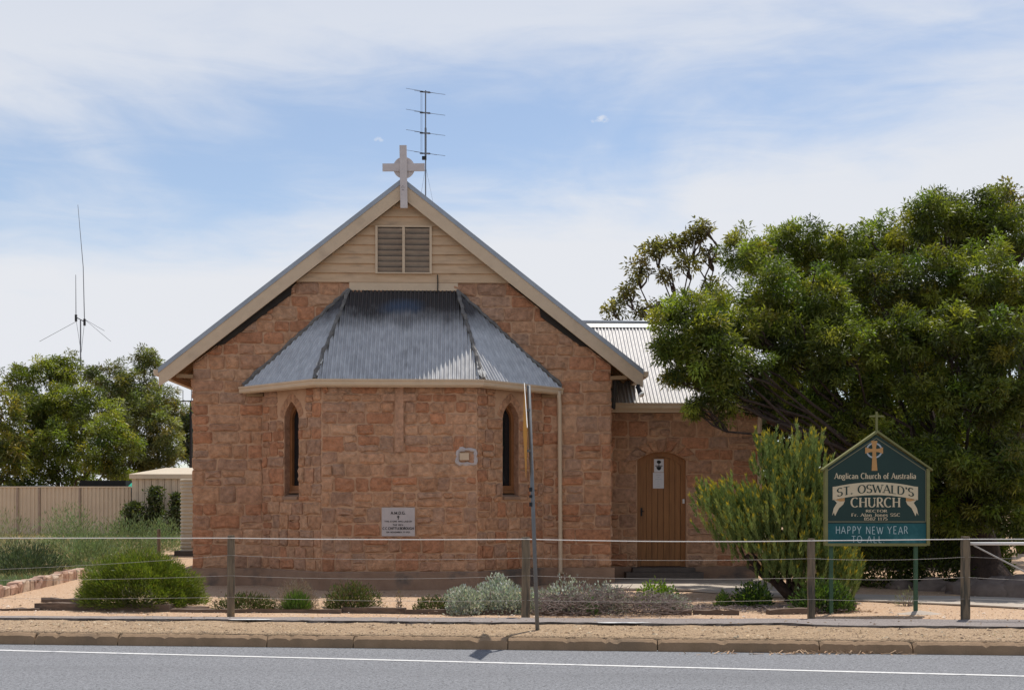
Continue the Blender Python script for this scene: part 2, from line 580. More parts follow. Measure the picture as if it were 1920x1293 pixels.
def crown(name, blobs, per_m2, leaf, cols, parent, sub=.36, material='leaf', up=.25, hang=.25, fill=.55, tufts=1.0):
    """blobs: (x,y,z,rx,ry,rz). Leaves sit in small tufts spread through the outer part of every blob."""
    Vs, Cs = [], []
    for b in blobs:
        c = np.array(b[:3])
        r = np.array(b[3:6])
        area = 4 * math.pi * ((r[0] * r[1] + r[1] * r[2] + r[0] * r[2]) / 3)
        nt_ = max(6, int(area / (sub * sub) * tufts))
        d = unit(rng.normal(size=(nt_, 3)))
        rad = rng.uniform(fill, 1.05, nt_) ** .8
        tc_ = c + d * r * rad[:, None] * (1 + rng.normal(size=(nt_, 1)) * .17)
        nl = max(4, int(per_m2 * sub * sub))
        tcol = pick_cols(nt_, cols, .35) * rng.uniform(.72, 1.22)
        own = np.repeat(np.arange(nt_), nl)
        k = len(own)
        off = unit(rng.normal(size=(k, 3))) * (rng.uniform(0, 1, (k, 1)) ** .5) * sub * .62
        off[:, 2] *= .75
        P = tc_[own] + off
        D = unit(unit(off) * .55 + d[own] * .35 + rng.normal(size=(k, 3)) * .75 + np.array([0, 0, up - hang]))
        Ln = rng.uniform(.5, 1.45, k) * leaf[0]
        Wd = rng.uniform(.7, 1.25, k) * leaf[1]
        Vs.append(leaf_quads(P, D, Ln, Wd))
        Cs.append(np.clip(tcol[own] * (1 + rng.normal(size=(k, 1)) * .22), .004, .9))
    return quads_obj(name, np.concatenate(Vs), np.concatenate(Cs), M[material], parent)


def limb(mb, a, b, r0, r1, wob=.12, n=6, sides=7):
    a, b = Vector(a), Vector(b)
    ln = min((b - a).length, 2.6)
    pts, rad = [], []
    for i in range(n + 1):
        t = i / n
        p = a.lerp(b, t)
        if 0 < i < n:
            p += Vector((random.gauss(0, 1), random.gauss(0, 1), random.gauss(0, .6))) * wob * ln * .35
        pts.append(p)
        rad.append(r0 + (r1 - r0) * t)
    mb.tube(pts, rad, sides)
    return pts


# ------------------------------------------------------------------ lettering (stroke alphabet)
def arc(cx, cy, rx, ry, a0, a1, n=14):
    return [(cx + rx * math.cos(R(a0 + (a1 - a0) * i / n)), cy + ry * math.sin(R(a0 + (a1 - a0) * i / n))) for i in range(n + 1)]


V_, H_, D_, C_ = 'V', 'H', 'D', 'C'     # thick upright, thin level, thick diagonal, stressed curve; 't' thin diagonal
GL = {
    'A': (.72, [('t', [(.04, 0), (.36, 1)]), (D_, [(.36, 1), (.68, 0)]), (H_, [(.17, .34), (.56, .34)])], [(.04, 0), (.68, 0)]),
    'B': (.6, [(V_, [(.12, 0), (.12, 1)]), (C_, [(.12, 1), (.3, 1)] + arc(.3, .76, .2, .24, 90, -90) + [(.12, .52)]), (C_, [(.3, .52)] + arc(.3, .26, .24, .26, 90, -90) + [(.12, 0)])], []),
    'C': (.72, [(C_, arc(.4, .5, .34, .5, 48, 312, 20))], []),
    'D': (.74, [(V_, [(.12, 0), (.12, 1)]), (C_, [(.12, 1), (.3, 1)] + arc(.3, .5, .37, .5, 90, -90, 18) + [(.12, 0)])], []),
    'E': (.6, [(V_, [(.12, 0), (.12, 1)]), (H_, [(.12, 1), (.52, 1)]), (H_, [(.12, .52), (.44, .52)]), (H_, [(.12, 0), (.54, 0)])], []),
    'F': (.56, [(V_, [(.12, 0), (.12, 1)]), (H_, [(.12, 1), (.52, 1)]), (H_, [(.12, .52), (.42, .52)])], [(.12, 0)]),
    'G': (.76, [(C_, arc(.4, .5, .34, .5, 48, 330, 20)), (V_, [(.66, .06), (.66, .44)]), (H_, [(.46, .44), (.7, .44)])], []),
    'H': (.76, [(V_, [(.12, 0), (.12, 1)]), (V_, [(.64, 0), (.64, 1)]), (H_, [(.12, .52), (.64, .52)])], [(.12, 0), (.12, 1), (.64, 0), (.64, 1)]),
    'I': (.28, [(V_, [(.14, 0), (.14, 1)])], [(.14, 0), (.14, 1)]),
    'J': (.4, [(V_, [(.28, 1), (.28, .12)]), (C_, arc(.12, .1, .16, .16, 10, -110, 8))], [(.28, 1)]),
    'L': (.56, [(V_, [(.12, 0), (.12, 1)]), (H_, [(.12, 0), (.52, 0)])], [(.12, 1)]),
    'M': (.9, [('t', [(.1, 0), (.1, 1)]), (D_, [(.1, 1), (.45, .1)]), ('t', [(.45, .1), (.78, 1)]), (V_, [(.78, 1), (.78, 0)])], [(.1, 0), (.78, 0)]),
    'N': (.78, [('t', [(.12, 0), (.12, 1)]), (D_, [(.12, 1), (.66, 0)]), ('t', [(.66, 0), (.66, 1)])], [(.12, 0), (.66, 1)]),
    'O': (.8, [(C_, arc(.4, .5, .34, .5, 0, 360, 26))], []),
    'P': (.58, [(V_, [(.12, 0), (.12, 1)]), (C_, [(.12, 1), (.3, 1)] + arc(.3, .74, .22, .26, 90, -90) + [(.12, .48)])], [(.12, 0)]),
    'R': (.66, [(V_, [(.12, 0), (.12, 1)]), (C_, [(.12, 1), (.3, 1)] + arc(.3, .75, .21, .25, 90, -90) + [(.12, .5)]), (D_, [(.3, .5), (.6, 0)])], [(.12, 0), (.6, 0)]),
    'S': (.58, [(C_, arc(.29, .745, .22, .255, 30, 270, 14) + arc(.29, .245, .235, .245, 90, -155, 14)[1:])], []),
    'T': (.66, [(V_, [(.33, 0), (.33, 1)]), (H_, [(.03, 1), (.63, 1)])], [(.33, 0)]),
    'U': (.76, [(V_, [(.13, 1), (.13, .32)]), (C_, arc(.385, .3, .255, .3, 180, 360, 14)), ('t', [(.64, .3), (.64, 1)])], [(.13, 1), (.64, 1)]),
    'V': (.7, [(D_, [(.04, 1), (.35, 0)]), ('t', [(.35, 0), (.66, 1)])], [(.04, 1), (.66, 1)]),
    'W': (1.0, [(D_, [(.03, 1), (.28, 0)]), ('t', [(.28, 0), (.5, .9)]), (D_, [(.5, .9), (.74, 0)]), ('t', [(.74, 0), (.97, 1)])], [(.03, 1), (.97, 1)]),
    'Y': (.68, [(D_, [(.04, 1), (.34, .45)]), ('t', [(.34, .45), (.64, 1)]), (V_, [(.34, .46), (.34, 0)])], [(.04, 1), (.64, 1), (.34, 0)]),
    'a': (.52, [(C_, arc(.22, .42, .17, .22, 150, 0, 10)), (V_, [(.39, .44), (.39, .0)]), (C_, arc(.22, .17, .17, .17, 60, 340, 14))], []),
    'c': (.48, [(C_, arc(.26, .32, .2, .32, 50, 315, 14))], []),
    'e': (.5, [(C_, arc(.26, .32, .2, .32, 0, 315, 16)), (H_, [(.06, .34), (.46, .34)])], []),
    'f': (.34, [(V_, [(.14, 0), (.14, .8)]), (C_, arc(.28, .8, .14, .18, 180, 60, 8)), (H_, [(.02, .62), (.3, .62)])], [(.14, 0)]),
    'g': (.52, [(C_, arc(.23, .42, .17, .21, 0, 360, 16)), (C_, arc(.24, -.1, .2, .17, 0, 360, 16)), (V_, [(.14, .2), (.2, .06)]), (H_, [(.36, .6), (.5, .62)])], []),
    'h': (.56, [(V_, [(.11, 0), (.11, 1)]), (C_, arc(.28, .42, .165, .2, 170, 0, 8)), (V_, [(.445, .44), (.445, 0)])], [(.11, 0), (.445, 0)]),
    'i': (.24, [(V_, [(.12, 0), (.12, .62)]), (V_, [(.12, .82), (.12, .94)])], [(.12, 0)]),
    'l': (.24, [(V_, [(.12, 0), (.12, 1)])], [(.12, 0)]),
    'n': (.56, [(V_, [(.11, 0), (.11, .64)]), (C_, arc(.28, .42, .165, .2, 170, 0, 8)), (V_, [(.445, .44), (.445, 0)])], [(.11, 0), (.445, 0)]),
    'o': (.54, [(C_, arc(.27, .32, .21, .32, 0, 360, 18))], []),
    'r': (.4, [(V_, [(.11, 0), (.11, .64)]), (C_, arc(.27, .42, .15, .2, 170, 50, 6))], [(.11, 0)]),
    's': (.42, [(C_, arc(.21, .48, .15, .165, 35, 270, 12) + arc(.21, .16, .16, .16, 90, -150, 12)[1:])], []),
    't': (.34, [(V_, [(.14, .84), (.14, .14)]), (C_, arc(.25, .13, .11, .13, 180, 300, 6)), (H_, [(.02, .62), (.3, .62)])], []),
    'u': (.56, [(V_, [(.11, .64), (.11, .2)]), (C_, arc(.27, .2, .16, .2, 180, 350, 8)), (V_, [(.44, .64), (.44, 0)])], [(.44, 0)]),
    '1': (.44, [(V_, [(.24, 0), (.24, 1)]), ('t', [(.1, .82), (.24, 1)])], [(.24, 0)]),
    '2': (.56, [(C_, arc(.27, .72, .2, .28, 160, -30, 12) + [(.06, .02)]), (H_, [(.05, 0), (.5, 0)])], []),
    '5': (.56, [(H_, [(.14, 1), (.48, 1)]), (V_, [(.13, 1), (.12, .58)]), (C_, arc(.25, .3, .22, .3, 120, -150, 14))], []),
    '6': (.56, [(C_, arc(.28, .3, .21, .3, 0, 360, 18)), ('t', [(.08, .36), (.38, 1)])], []),
    '7': (.54, [(H_, [(.05, 1), (.5, 1)]), (D_, [(.5, 1), (.2, 0)])], []),
    '8': (.58, [(C_, arc(.29, .755, .19, .245, 0, 360, 18)), (C_, arc(.29, .26, .23, .26, 0, 360, 18))], []),
    '9': (.56, [(C_, arc(.28, .7, .21, .3, 0, 360, 18)), ('t', [(.48, .64), (.18, 0)])], []),
    '.': (.26, [(V_, [(.12, 0), (.12, .13)])], []),
    "'": (.24, [(V_, [(.12, .74), (.12, 1)])], []),
    ' ': (.36, [], []),
}


def lettering(text, cap, thick=.15, thin=.06, serif=True, track=.06, bend=0.0, width=None, shaky=0.0, italic=0.0):
    """returns verts (x, y, layer) and quads; centred on x=0, baseline y=0"""
    adv = sum(GL[c][0] + track for c in text) - track
    k = (width / (adv * cap)) if width else 1.0
    x0 = -adv / 2
    V, Q = [], []
    layer = 0

    def stroke(pts, widths):
        nonlocal layer
        n = len(pts)
        o = len(V)
        for i, (x, y) in enumerate(pts):
            a = pts[max(i - 1, 0)]
            b = pts[min(i + 1, n - 1)]
            if n > 3 and pts[0] == pts[-1] and i in (0, n - 1):
                a, b = pts[-2], pts[1]
            dx, dy = b[0] - a[0], b[1] - a[1]
            l = math.hypot(dx, dy) or 1
            w = widths(dx / l, dy / l) / 2
            for s in (1, -1):
                X = x - dy / l * w * s
                Y = y + dx / l * w * s
                X += italic * Y
                V.append((X * cap * k, Y * cap + bend * (X * cap * k) ** 2, layer))
        for i in range(n - 1):
            Q.append((o + 2 * i, o + 2 * i + 1, o + 2 * i + 3, o + 2 * i + 2))
        layer += 1

    for c in text:
        w, strokes, ser = GL[c]
        jx, jy = random.gauss(0, shaky), random.gauss(0, shaky)
        for typ, pts in strokes:
            pts = [(x0 + x + jx + random.gauss(0, shaky * .5), y + jy + random.gauss(0, shaky * .5)) for x, y in pts] if shaky else [(x0 + x, y) for x, y in pts]
            if typ in (V_, D_):
                stroke(pts, lambda a, b: thick)
            elif typ in (H_, 't'):
                stroke(pts, lambda a, b: thin)
            else:
                stroke(pts, lambda a, b: thin + (thick - thin) * abs(b) ** 1.3)
        if serif:
            for sx, sy in ser:
                yy = sy + (thin / 2 if sy < .5 else -thin / 2)
                stroke([(x0 + sx - .13, yy), (x0 + sx + .13, yy)], lambda a, b: thin)
        x0 += w + track
    return V, Q


def put_letters(name, lines, mapper, material, parent, eps=.00025):
    mb = MB()
    for (V, Q), (ox, oy) in lines:
        mb.add([mapper(ox + x, oy + y, eps * (l % 9)) for x, y, l in V], Q)
    return mb.build(name, material, parent)


# =================================================================== GROUND
def RD(s, t, z=0.0):
    """road frame: s along the kerb, t away from the camera"""
    return Vector((s * .99622 + t * .08687, 13.8 - s * .08687 + t * .99622, z))


RZ = -.14
mb = MB()
mb.add([RD(-400, -60, RZ), RD(400, -60, RZ), RD(400, .05, RZ), RD(-400, .05, RZ)], [(0, 1, 2, 3)])
tag(mb.build('road', M['asphalt']), kind='structure')

# edge line
a, b = gp(0, 1218.5, RZ), gp(1920, 1267, RZ)
d = (b - a).normalized()
nrm = Vector((-d.y, d.x, 0))
mb = MB()
pts = []
for i in range(121):
    s = -30 + i * .6
    jw = .043 + random.uniform(-.006, .006)
    p = a + d * s + Vector((0, 0, .004))
    pts += [p - nrm * jw, p + nrm * jw]
mb.add(pts, [(2 * i, 2 * i + 2, 2 * i + 3, 2 * i + 1) for i in range(120)])
tag(mb.build('road_marking', M['paint']), kind='structure')


def ground_h(X, Y):
    return np.clip((Y - 26) / 22, 0, 1) ** 1.2 * .34


def ground_sheet():
    s = np.concatenate([np.linspace(-400, -30, 12), np.arange(-28, 28, .5), np.linspace(30, 400, 12)])
    t = np.concatenate([np.arange(.10, 14, .25), np.arange(14, 50, 1.5), np.linspace(52, 900, 14)])
    S, T = np.meshgrid(s, t)
    X = S * .99622 + T * .08687
    Y = 13.8 - S * .08687 + T * .99622
    Z = ground_h(X, Y) + (np.sin(X * 1.7 + Y * .6) * np.sin(Y * 1.3 - X * .4)) * .006 * (T > 2.3) + rng.normal(size=X.shape) * .003 * (T > 2.3)
    V = np.stack([X, Y, Z], -1).reshape(-1, 3)
    w = len(s)
    fs = [(j * w + i, j * w + i + 1, (j + 1) * w + i + 1, (j + 1) * w + i) for j in range(len(t) - 1) for i in range(w - 1)]
    m = MB()
    m.v = [tuple(p) for p in V]
    m.f = fs
    return m.build('ground', M['sand'], smooth=True)


tag(ground_sheet(), kind='structure')


def wav(s, k=0):
    return .06 * math.sin(s * 1.1 + k) + .045 * math.sin(s * 2.7 + 1.3 * k) + .02 * math.sin(s * 6.1 + k)


# gravel verge and asphalt footpath, both following the kerb
mb = MB()
ss = [-30 + .12 * i for i in range(501)]
NS = len(ss) - 1
ncol = 9
pts = []
for s in ss:
    e = .088 + .012 * math.sin(s * 1.7) * math.sin(s * .73) + random.gauss(0, .008)
    pts.append(RD(s, e + .02, RZ))
    pts.append(RD(s, e, random.uniform(-.004, .004)))
    for j in range(ncol - 2):
        t = .16 + (1.60 - .16) * j / (ncol - 3)
        pts.append(RD(s, t, .008 + random.uniform(0, .014) + .008 * math.sin(s * 3 + j) ** 2))
mb.add(pts, [(i * ncol + j, (i + 1) * ncol + j, (i + 1) * ncol + j + 1, i * ncol + j + 1) for i in range(NS) for j in range(ncol - 1)])
tag(mb.build('verge', M['verge'], smooth=True), kind='structure')


def path_front(s):
    bite = .20 * math.exp(-((s - 3.3) / .5) ** 2)
    return 1.36 + wav(s) * .5 + bite + random.uniform(-.02, .02)


mb, me_ = MB(), MB()
pts, ep = [], []
for s in ss:
    f = path_front(s)
    bk = max(f + .12, 1.70 + (s + 6.6) * .066 + wav(s, 2) * .4 + random.uniform(-.02, .02))
    bk = min(bk, 2.75)
    for j in range(5):
        pts.append(RD(s, f + (bk - f) * j / 4, .046 + random.uniform(-.003, .003) - (.034 if j == 4 else 0)))
    ep += [RD(s, f - random.uniform(.005, .04), .004), RD(s, f, .0455)]
mb.add(pts, [(i * 5 + j, (i + 1) * 5 + j, (i + 1) * 5 + j + 1, i * 5 + j + 1) for i in range(NS) for j in range(4)])
po = tag(mb.build('footpath', M['path'], smooth=True), kind='structure')
me_.add(ep, [(2 * i, 2 * i + 2, 2 * i + 3, 2 * i + 1) for i in range(NS)])
me_.build('broken_edge', M['pathedge'], po)

# worn white marks left on the footpath
for px, py, wpx in ((470, 1160.5, 44), (1170, 1166.5, 50)):
    c = gp(px, py, .05)
    m_ = MB()
    ring = [(c.x + math.cos(a) * wpx / F * c.y * random.uniform(.8, 1.1), c.y + math.sin(a) * .06 * random.uniform(.7, 1.2), 0.0515) for a in [i * math.pi / 9 for i in range(18)]]
    m_.sheet(ring)
    m_.build('paint_patch', M['paint'], po)

# kerb stones
kerb = empty('kerb', RD(0, 0, RZ))
tag(kerb, kind='structure')
KI = kerb.matrix_basis.inverted()
s = -18.0
while s < 16:
    ln = random.choice((1.05, 1.2, 1.75, 1.85))
    m_ = MB()
    n = max(6, int(ln / .045))
    rows = []
    for i in range(n + 1):
        q = s + .006 + (ln - .012) * i / n
        chip = abs(random.gauss(0, .0022)) + (random.uniform(.004, .016) if random.random() < .07 else 0) + (random.uniform(0, .022) if i in (0, n) else 0)
        zt = -.004 - chip
        rows.append([RD(q, .0 + .004 * math.sin(q * 3), RZ - .03), RD(q, .012, zt - .028 - chip), RD(q, .045 + chip, zt),
                     RD(q, .15, zt + random.uniform(-.006, .006)), RD(q, .15, RZ - .03)])
    vv = [Vector(p) - kerb.location for r_ in rows for p in r_]
    ff = [(i * 5 + j, (i + 1) * 5 + j, (i + 1) * 5 + j + 1, i * 5 + j + 1) for i in range(n) for j in range(4)]
    ff += [(0, 1, 2, 3, 4), tuple(n * 5 + j for j in (4, 3, 2, 1, 0))]
    m_.add(vv, ff).build('kerb_stone', M['kerb'], kerb)
    s += ln

# concrete paving by the porch and the path to the right
pav = [(1130, 1087), (1425, 1087), (1500, 1121), (1400, 1116), (1290, 1107), (1130, 1104)]
mb = MB().prism([gp(x, y, .012) for x, y in pav], (0, 0, .03))
tag(fix_normals(mb.build('paving', M['concrete'])), kind='structure')
dr = [(1500, 1113), (1700, 1117), (2050, 1124), (2120, 1150), (1800, 1134), (1560, 1124)]
mb = MB().prism([gp(x, y, .010) for x, y in dr], (0, 0, .02))
tag(fix_normals(mb.build('path', M['concrete'])), kind='structure')


# loose pebbles
def pebbles(name, n, sampler, size, cols, label):
    base = np.array([(1, 0, 0), (-1, 0, 0), (0, 1, 0), (0, -1, 0), (0, 0, .7), (0, 0, -.4)], float)
    tri = [(0, 2, 4), (2, 1, 4), (1, 3, 4), (3, 0, 4)]
    V, C, Fs = [], [], []
    for i in range(n):
        p = sampler()
        r = size * random.uniform(.4, 1.3) * (2.2 if random.random() < .06 else 1)
        A = random.uniform(0, 6.28)
        ca, sa = math.cos(A) * r, math.sin(A) * r
        b_ = base * (1 + rng.normal(size=(6, 3)) * .2)
        o = len(V)
        for x, y, z in b_:
            V.append((p[0] + x * ca - y * sa * .7, p[1] + x * sa + y * ca * .7, p[2] + z * r * .8))
        c = np.array(random.choice(cols)) * random.uniform(.7, 1.2)
        C += [(*c, 1)] * 6
        Fs += [tuple(o + k for k in t) for t in tri]
    m = MB()
    m.v, m.f = V, Fs
    ob = m.build(name, M['edgestone'])
    ca = ob.data.color_attributes.new('tint', 'FLOAT_COLOR', 'POINT')
    ca.data.foreach_set('color', np.array(C, np.float32).reshape(-1))
    return tag(ob, label, 'gravel', kind='stuff')


pebbles('gravel', 9000, lambda: RD(random.uniform(-8, 8), random.uniform(.13, 1.38), .018), .011,
        [(.5, .36, .22), (.3, .2, .12), (.58, .47, .33), (.2, .14, .1)], 'loose tan gravel along the kerb verge')
pebbles('yard_pebbles', 3800, lambda: RD(random.uniform(-9, 9), 2.2 + abs(random.gauss(0, 2.2)), .010), .013,
        [(.6, .46, .36), (.4, .26, .18), (.66, .56, .46), (.26, .18, .13)], 'loose pinkish pebbles scattered over the sandy yard')

# =================================================================== CHURCH
church = empty('church', (-2.09, 22.56, 0), R(2))
tag(church, 'small pinkish sandstone church with gabled front, iron-roofed apse and side porch', 'church')
SL = .788                                  # roof slope
RIDGE, HALF = 7.75, 4.0
OV = .21                                  # gable overhang


def rake(x, drop=0.0):
    return RIDGE - SL * abs(x) - drop


APSE = [(-2.68, 0), (-1.41, -1.2), (1.41, -1.2), (2.68, 0)]
AW = 3.74
PX0, PX1, PY, PD = 4.0, 7.17, 1.22, 4.6   # porch plan
PEAVE = 3.60

# ---- walls
mb = MB().prism([(-HALF, 0, 0), (HALF, 0, 0), (HALF, 0, rake(HALF, .36)), (0, 0, rake(0, .36)), (-HALF, 0, rake(HALF, .36))], (0, 12, 0))
wall = fix_normals(mb.build('wall', M['mortar'], church))

WW, WS, WZ0, WZA = .43, 3.14, 1.70, 3.47


def lancet(w, z0, zs, za, n=7):
    p = [(-w / 2, z0), (w / 2, z0)]
    p += [(w / 2 * (1 - (i / n) ** 2), zs + (za - zs) * (i / n)) for i in range(n + 1)]
    p += [(-w / 2 * (1 - (i / n) ** 2), zs + (za - zs) * (i / n)) for i in range(n - 1, -1, -1)]
    return p


class Face:
    def __init__(s, o, u, n):
        s.o, s.u, s.n = Vector(o), Vector(u).normalized(), Vector(n).normalized()

    def p(s, u, z, d=0.0):
        return s.o + s.u * u + Vector((0, 0, z)) + s.n * d


def apse_face(i):
    a, b = Vector((*APSE[i], 0)), Vector((*APSE[i + 1], 0))
    u = (b - a)
    return Face((a + b) / 2, u, Vector((u.y, -u.x, 0))), u.length


mb = MB()
reveals = []
for i in range(3):
    fc, ln = apse_face(i)
    outer = [fc.p(-ln / 2, 0), fc.p(ln / 2, 0), fc.p(ln / 2, AW), fc.p(-ln / 2, AW)]
    if i == 1:
        mb.add(outer, [(0, 1, 2, 3)])
    else:
        prof = lancet(WW, WZ0, WS, WZA)
        # triangulate in the flat (u, z) plane, then lift into place
        tri = tessellate_polygon([[Vector((-ln / 2, 0, 0)), Vector((ln / 2, 0, 0)), Vector((ln / 2, AW, 0)), Vector((-ln / 2, AW, 0))],
                                  [Vector((u, z, 0)) for u, z in prof]])
        mb.add(outer + [fc.p(u, z) for u, z in prof], [tuple(t) for t in tri])
        k = len(prof)
        rv = MB().add([fc.p(u, z, 0) for u, z in prof] + [fc.p(u, z, -.24) for u, z in prof],
                      [(j, (j + 1) % k, (j + 1) % k + k, j + k) for j in range(k)])
        reveals.append(rv)
mb.add([(*p, AW) for p in APSE], [(0, 1, 2, 3)])
apse_wall = mb.build('apse_wall', M['mortar'], church)

# porch walls, doorway notch in the front one
DX0, DX1, DZ0, DZS, DZA = 4.69, 5.70, .27, 2.44, 2.62


def door_arch(x0, x1, zs, za, n=12):
    w = (x1 - x0) / 2
    h = za - zs
    r = (w * w + h * h) / (2 * h)
    c = (x0 + x1) / 2
    A = math.asin(w / r)
    return [(c + r * math.sin(A - 2 * A * i / n), za - r + r * math.cos(A - 2 * A * i / n)) for i in range(n + 1)]


arch = door_arch(DX0, DX1, DZS, DZA)
prof = [(PX0, 0), (DX0, 0), (DX0, DZS)] + arch[::-1][1:-1] + [(DX1, DZS), (DX1, 0), (PX1, 0), (PX1, PEAVE - .05), (PX0, PEAVE - .05)]
tri = tessellate_polygon([[Vector((u, z, 0)) for u, z in prof]])
mb = MB()
mb.add([(u, PY, z) for u, z in prof], [tuple(t) for t in tri])
jam = [(DX0, 0), (DX0, DZS)] + arch[::-1][1:-1] + [(DX1, DZS), (DX1, 0)]
mb.add([(u, PY, z) for u, z in jam] + [(u, PY + .3, z) for u, z in jam], [(i, i + 1, i + 1 + len(jam), i + len(jam)) for i in range(len(jam) - 1)])
PR = PEAVE + PD / 2 * SL
mb.add([(PX1, PY, 0), (PX1, PY + PD, 0), (PX1, PY + PD, PEAVE - .05), (PX1, PY + PD / 2, PR - .1), (PX1, PY, PEAVE - .05)], [(0, 1, 2, 3, 4)])
mb.add([(PX0, PY + PD, 0), (PX1, PY + PD, 0), (PX1, PY + PD, PEAVE), (PX0, PY + PD, PEAVE)], [(0, 1, 2, 3)])
porch_wall = mb.build('porch_wall', M['mortar'], church)

# ---- stones
STONE_COLS = [(.455, .245, .142), (.48, .268, .16), (.425, .232, .142), (.455, .212, .115), (.40, .232, .15), (.495, .288, .175), (.425, .202, .112), (.41, .246, .162), (.465, .255, .148)]
stones = []      # (area, wall, verts, faces, colour)


def clip_poly(poly, a, b, c):
    """keep a*u + b*z <= c"""
    out = []
    for i in range(len(poly)):
        p, q = poly[i], poly[(i + 1) % len(poly)]
        dp, dq = a * p[0] + b * p[1] - c, a * q[0] + b * q[1] - c
        if dp <= 0:
            out.append(p)
        if dp * dq < 0:
            t = dp / (dp - dq)
            out.append((p[0] + (q[0] - p[0]) * t, p[1] + (q[1] - p[1]) * t))
    return out


def add_stone(fc, poly, parent, vis=1.0, depth=None, gap=.0135, col=None, jit=.007):
    cu = sum(p[0] for p in poly) / len(poly)
    cz = sum(p[1] for p in poly) / len(poly)
    area = abs(sum(poly[i][0] * poly[(i + 1) % len(poly)][1] - poly[(i + 1) % len(poly)][0] * poly[i][1] for i in range(len(poly)))) / 2
    if area < .006:
        return
    w = max(p[0] for p in poly) - min(p[0] for p in poly)
    h = max(p[1] for p in poly) - min(p[1] for p in poly)
    if w < .05 or h < .05:
        return
    ring = []
    for i in range(len(poly)):
        p, q, o = Vector(poly[i]), Vector(poly[(i + 1) % len(poly)]), Vector(poly[i - 1])
        rr = random.uniform(.012, .045)
        e1, e2 = (o - p), (q - p)
        if e1.length < .03 or e2.length < .03:
            ring.append(p)
            continue
        ring.append(p + e1.normalized() * min(rr, e1.length * .3))
        ring.append(p + e2.normalized() * min(random.uniform(.012, .045), e2.length * .3))
        if e2.length > .26:
            ring.append(p.lerp(q, random.uniform(.4, .6)))
    n = len(ring)
    c = Vector((cu, cz))
    ring = [c + (p - c) * (1 - gap / max(.05, (p - c).length)) + Vector((random.gauss(0, jit), random.gauss(0, jit))) for p in ring]
    d = depth if depth is not None else random.uniform(.018, .046)
    V = [fc.p(p.x, p.y, -.012) for p in ring]
    V += [fc.p(p.x, p.y, d * random.uniform(.35, .7)) for p in [c + (q - c) * .985 for q in ring]]
    V += [fc.p(p.x, p.y, d * random.uniform(.75, 1.35)) for p in [c + (q - c) * random.uniform(.55, .8) for q in ring]]
    V.append(fc.p(cu + random.gauss(0, .02), cz + random.gauss(0, .02), d * random.uniform(.8, 1.3)))
    fs = []
    for k in range(2):
        for i in range(n):
            j = (i + 1) % n
            fs.append((k * n + i, k * n + j, (k + 1) * n + j, (k + 1) * n + i))
    for i in range(n):
        fs.append((2 * n + i, 2 * n + (i + 1) % n, 3 * n))
    b_ = np.array(col or random.choice(STONE_COLS)) * random.uniform(.90, 1.08)
    stones.append((area * vis, parent, V, fs, b_))


def courses(z0, z1, lo=.20, hi=.34):
    zs = [z0]
    while z1 - zs[-1] > hi:
        zs.append(zs[-1] + random.uniform(lo, min(hi, max(lo, z1 - zs[-1] - lo))))
    zs.append(z1)
    return zs


def lay(fc, u0, u1, breaks, parent, holes=(), clips=(), vis=1.0, wmin=.22, wmax=.60, skip=None, quoin=(False, False)):
    for bi in range(len(breaks) - 1):
        zs = courses(breaks[bi], breaks[bi + 1])
        for r in range(len(zs) - 1):
            za, zb = zs[r], zs[r + 1]
            spans = [(u0, u1)]
            for h0, h1, hz0, hz1 in holes:
                if zb > hz0 + .03 and za < hz1 - .03:
                    ns = []
                    for a_, b_ in spans:
                        if h1 <= a_ or h0 >= b_:
                            ns.append((a_, b_))
                        else:
                            if h0 - a_ > .05:
                                ns.append((a_, h0))
                            if b_ - h1 > .05:
                                ns.append((h1, b_))
                    spans = ns
            for a_, b_ in spans:
                u = a_
                first = True
                while b_ - u > .02:
                    w = random.uniform(wmin, wmax)
                    if first:
                        w *= random.choice((.6, 1.0))
                        first = False
                    if b_ - u - w < wmin * .7:
                        w = b_ - u
                    if w > wmax * 1.25:
                        w = w / 2
                    rects = [(u, u + w, za, zb)]
                    if zb - za > .25 and random.random() < .30:
                        zm = za + (zb - za) * random.uniform(.38, .62)
                        rects = [(u, u + w, za, zm), (u, u + w, zm, zb)]
                        if w > .4 and random.random() < .5:
                            um = u + w * random.uniform(.35, .65)
                            k = random.randrange(2)
                            q = rects.pop(k)
                            rects += [(q[0], um, q[2], q[3]), (um, q[1], q[2], q[3])]
                    for x0, x1, y0, y1 in rects:
                        jz = random.uniform(-.012, .012)
                        poly = [(x0, y0), (x1, y0 + jz), (x1, y1 + jz), (x0, y1)]
                        for cl in clips:
                            poly = clip_poly(poly, *cl)
                            if len(poly) < 3:
                                break
                        if len(poly) < 3:
                            continue
                        if skip and skip((x0 + x1) / 2, (y0 + y1) / 2):
                            continue
                        add_stone(fc, poly, parent, vis)
                    u += w


front = Face((0, 0, 0), (1, 0, 0), (0, -1, 0))
PL = .33


def under_apse(u, z):
    return abs(u) < 2.7 and z < 3.72 + (3.0 - abs(u)) * .93 - .42


